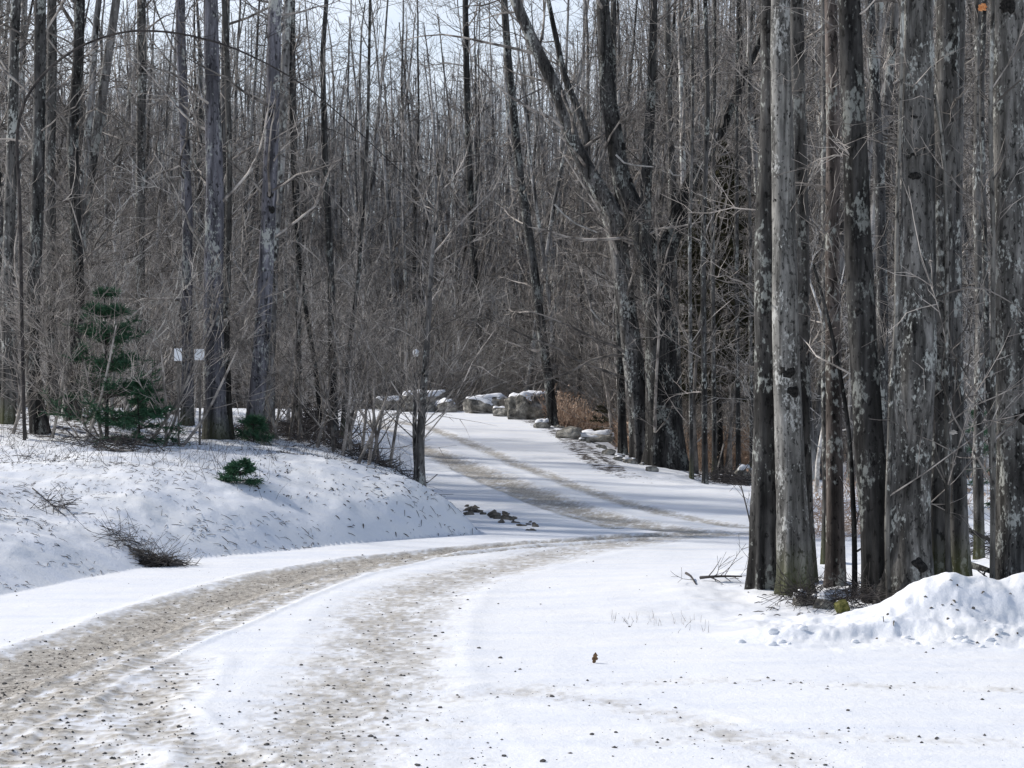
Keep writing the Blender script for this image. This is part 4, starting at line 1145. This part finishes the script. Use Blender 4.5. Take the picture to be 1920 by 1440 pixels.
leaf_obj('dead_leaf', 'orange leaf hanging at the top right among the trunks', ((1835 - 960) / F * 14.5, 14.5, CZ + (HY - 20) / F * 14.5), .07, .07, 'orange', (.3, .5, .3))
leaf_obj('dead_leaf', 'pale scrap hanging on the thin stem before the plain grey trunk', ((1783 - 960) / F * 14.9, 14.9, CZ + (HY - 815) / F * 14.9), .05, .07, 'palet', (.2, .1, .3))

# white boards in the left wood and a capped marker post
def board(px, y, zc, w, h, label):
    x = (px - 960) / F * y; g = hz(x, y)
    e = bpy.data.objects.new('notice_board', None); COL.objects.link(e); e.location = (x, y, g); tag(e, label, 'sign')
    def bx(nm, mt, c, s):
        v = np.array([[a, b, d] for a in (-.5, .5) for b in (-.5, .5) for d in (-.5, .5)]) * np.array(s) + np.array(c)
        f = [[0, 1, 3, 2], [4, 6, 7, 5], [0, 4, 5, 1], [2, 3, 7, 6], [0, 2, 6, 4], [1, 5, 7, 3]]
        o = link(nm, mesh_np(nm, v, f, M[mt], False), e)
        bv = o.modifiers.new('b', 'BEVEL'); bv.width = .006; bv.segments = 2
    bx('post', 'post', (0, .03, (zc - g) / 2), (.03, .03, zc - g + .1)); bx('board', 'white', (0, 0, zc - g), (w, .02, h))
board(334, 25.9, CZ + (HY - 665) / F * 25.9, .115, .19, 'small white board on a post between left trunks, left of two')
board(374, 26.1, CZ + (HY - 665) / F * 26.1, .15, .17, 'small white board on a post between left trunks, right of two')
x = (780 - 960) / F * 52; g = hz(x, 52); ztop = CZ + (HY - 662) / F * 52
e = bpy.data.objects.new('marker_post', None); COL.objects.link(e); e.location = (x, 52, g); tag(e, 'thin post with a white cap behind the domed boulder', 'post')
S = Sticks(); S.add([(0, 0, -.1), (0.01, 0, (ztop - g) / 2), (0, 0, ztop - g)], [.035, .03, .03], 8); link('post', S.mesh('post', M['post']), e)
v, f = lump(3, .1, 3, .15, (1, 1, 1.2)); link('cap', mesh_np('cap', v, f, M['white']), e, (0, 0, ztop - g))
# a few pale dead limbs hung in the road edge trees
for i, (pts, y) in enumerate([([(1155, 290), (1170, 305), (1190, 310), (1225, 313)], 35.5), ([(1255, 318), (1262, 328), (1285, 330)], 35.4), ([(1040, 383), (1055, 400), (1080, 420), (1120, 436)], 36),
                              ([(1108, 580), (1120, 596), (1135, 610)], 37.5), ([(1345, 250), (1330, 285), (1315, 310), (1300, 345)], 35.2)]):
    P = np.array([[(a - 960) / F * y, y, CZ + (HY - b) / F * y] for a, b in pts]); org = P[0].copy()
    S = Sticks(); S.add(P - org, np.linspace(.022, .012, len(P)), 6)
    tag(link('pale_branch', S.mesh('pale_branch', M['palet']), None, tuple(org)), 'pale dead limb hanging in the road edge trees', 'branch', 'pale dead limbs in the road edge trees')

# ------------------------------------------------------------------ light, sky, camera
AZ = radians(66)     # sun stands left of the view axis and beyond the scene
EL = radians(38)
sd = np.array([-sin(AZ) * cos(EL), cos(AZ) * cos(EL), sin(EL)])
sun = bpy.data.lights.new('sun', 'SUN'); sun.energy = 3.7; sun.angle = radians(2); sun.color = (1, .955, .89)
so = bpy.data.objects.new('sun', sun); COL.objects.link(so)
from mathutils import Vector
so.rotation_euler = Vector((-sd).tolist()).to_track_quat('-Z', 'Y').to_euler()
w = bpy.data.worlds.new('World'); SC.world = w; w.use_nodes = True
N = w.node_tree.nodes; Lk = w.node_tree.links
sky = N.new('ShaderNodeTexSky'); sky.sky_type = 'NISHITA'; sky.sun_disc = False
sky.sun_elevation = EL; sky.sun_rotation = -AZ; sky.air_density = 1.0; sky.dust_density = 1.5
bgn = N['Background']; bgn.inputs[1].default_value = .145
tc = N.new('ShaderNodeTexCoord')
cn = noise_n(N, Lk, tc.outputs['Generated'], 2.2, 5, .55, (1, 1, 2.5))
cr = ramp(N, [(.38, (.25,) * 3), (.56, (.92,) * 3)]); Lk.new(cn, cr.inputs[0])
sz = N.new('ShaderNodeSeparateXYZ'); Lk.new(tc.outputs['Generated'], sz.inputs[0])
low = mth(N, Lk, 'SUBTRACT', 1.0, mth(N, Lk, 'MULTIPLY', sz.outputs[2], 2.0), True)
c = mixc(N, Lk, mth(N, Lk, 'MULTIPLY', cr.outputs[0], low), sky.outputs[0], (9.0, 9.2, 9.6))
Lk.new(c, bgn.inputs[0])

cam = bpy.data.cameras.new('camera'); cam.lens = 60; cam.sensor_width = 36; cam.shift_y = 60 / 1920
cam.clip_end = 3000
co = bpy.data.objects.new('camera', cam); COL.objects.link(co); co.location = (0, 0, CZ); co.rotation_euler = (pi / 2, 0, 0)
SC.camera = co
SC.view_settings.view_transform = 'Standard'; SC.view_settings.look = 'None'; SC.view_settings.exposure = 0
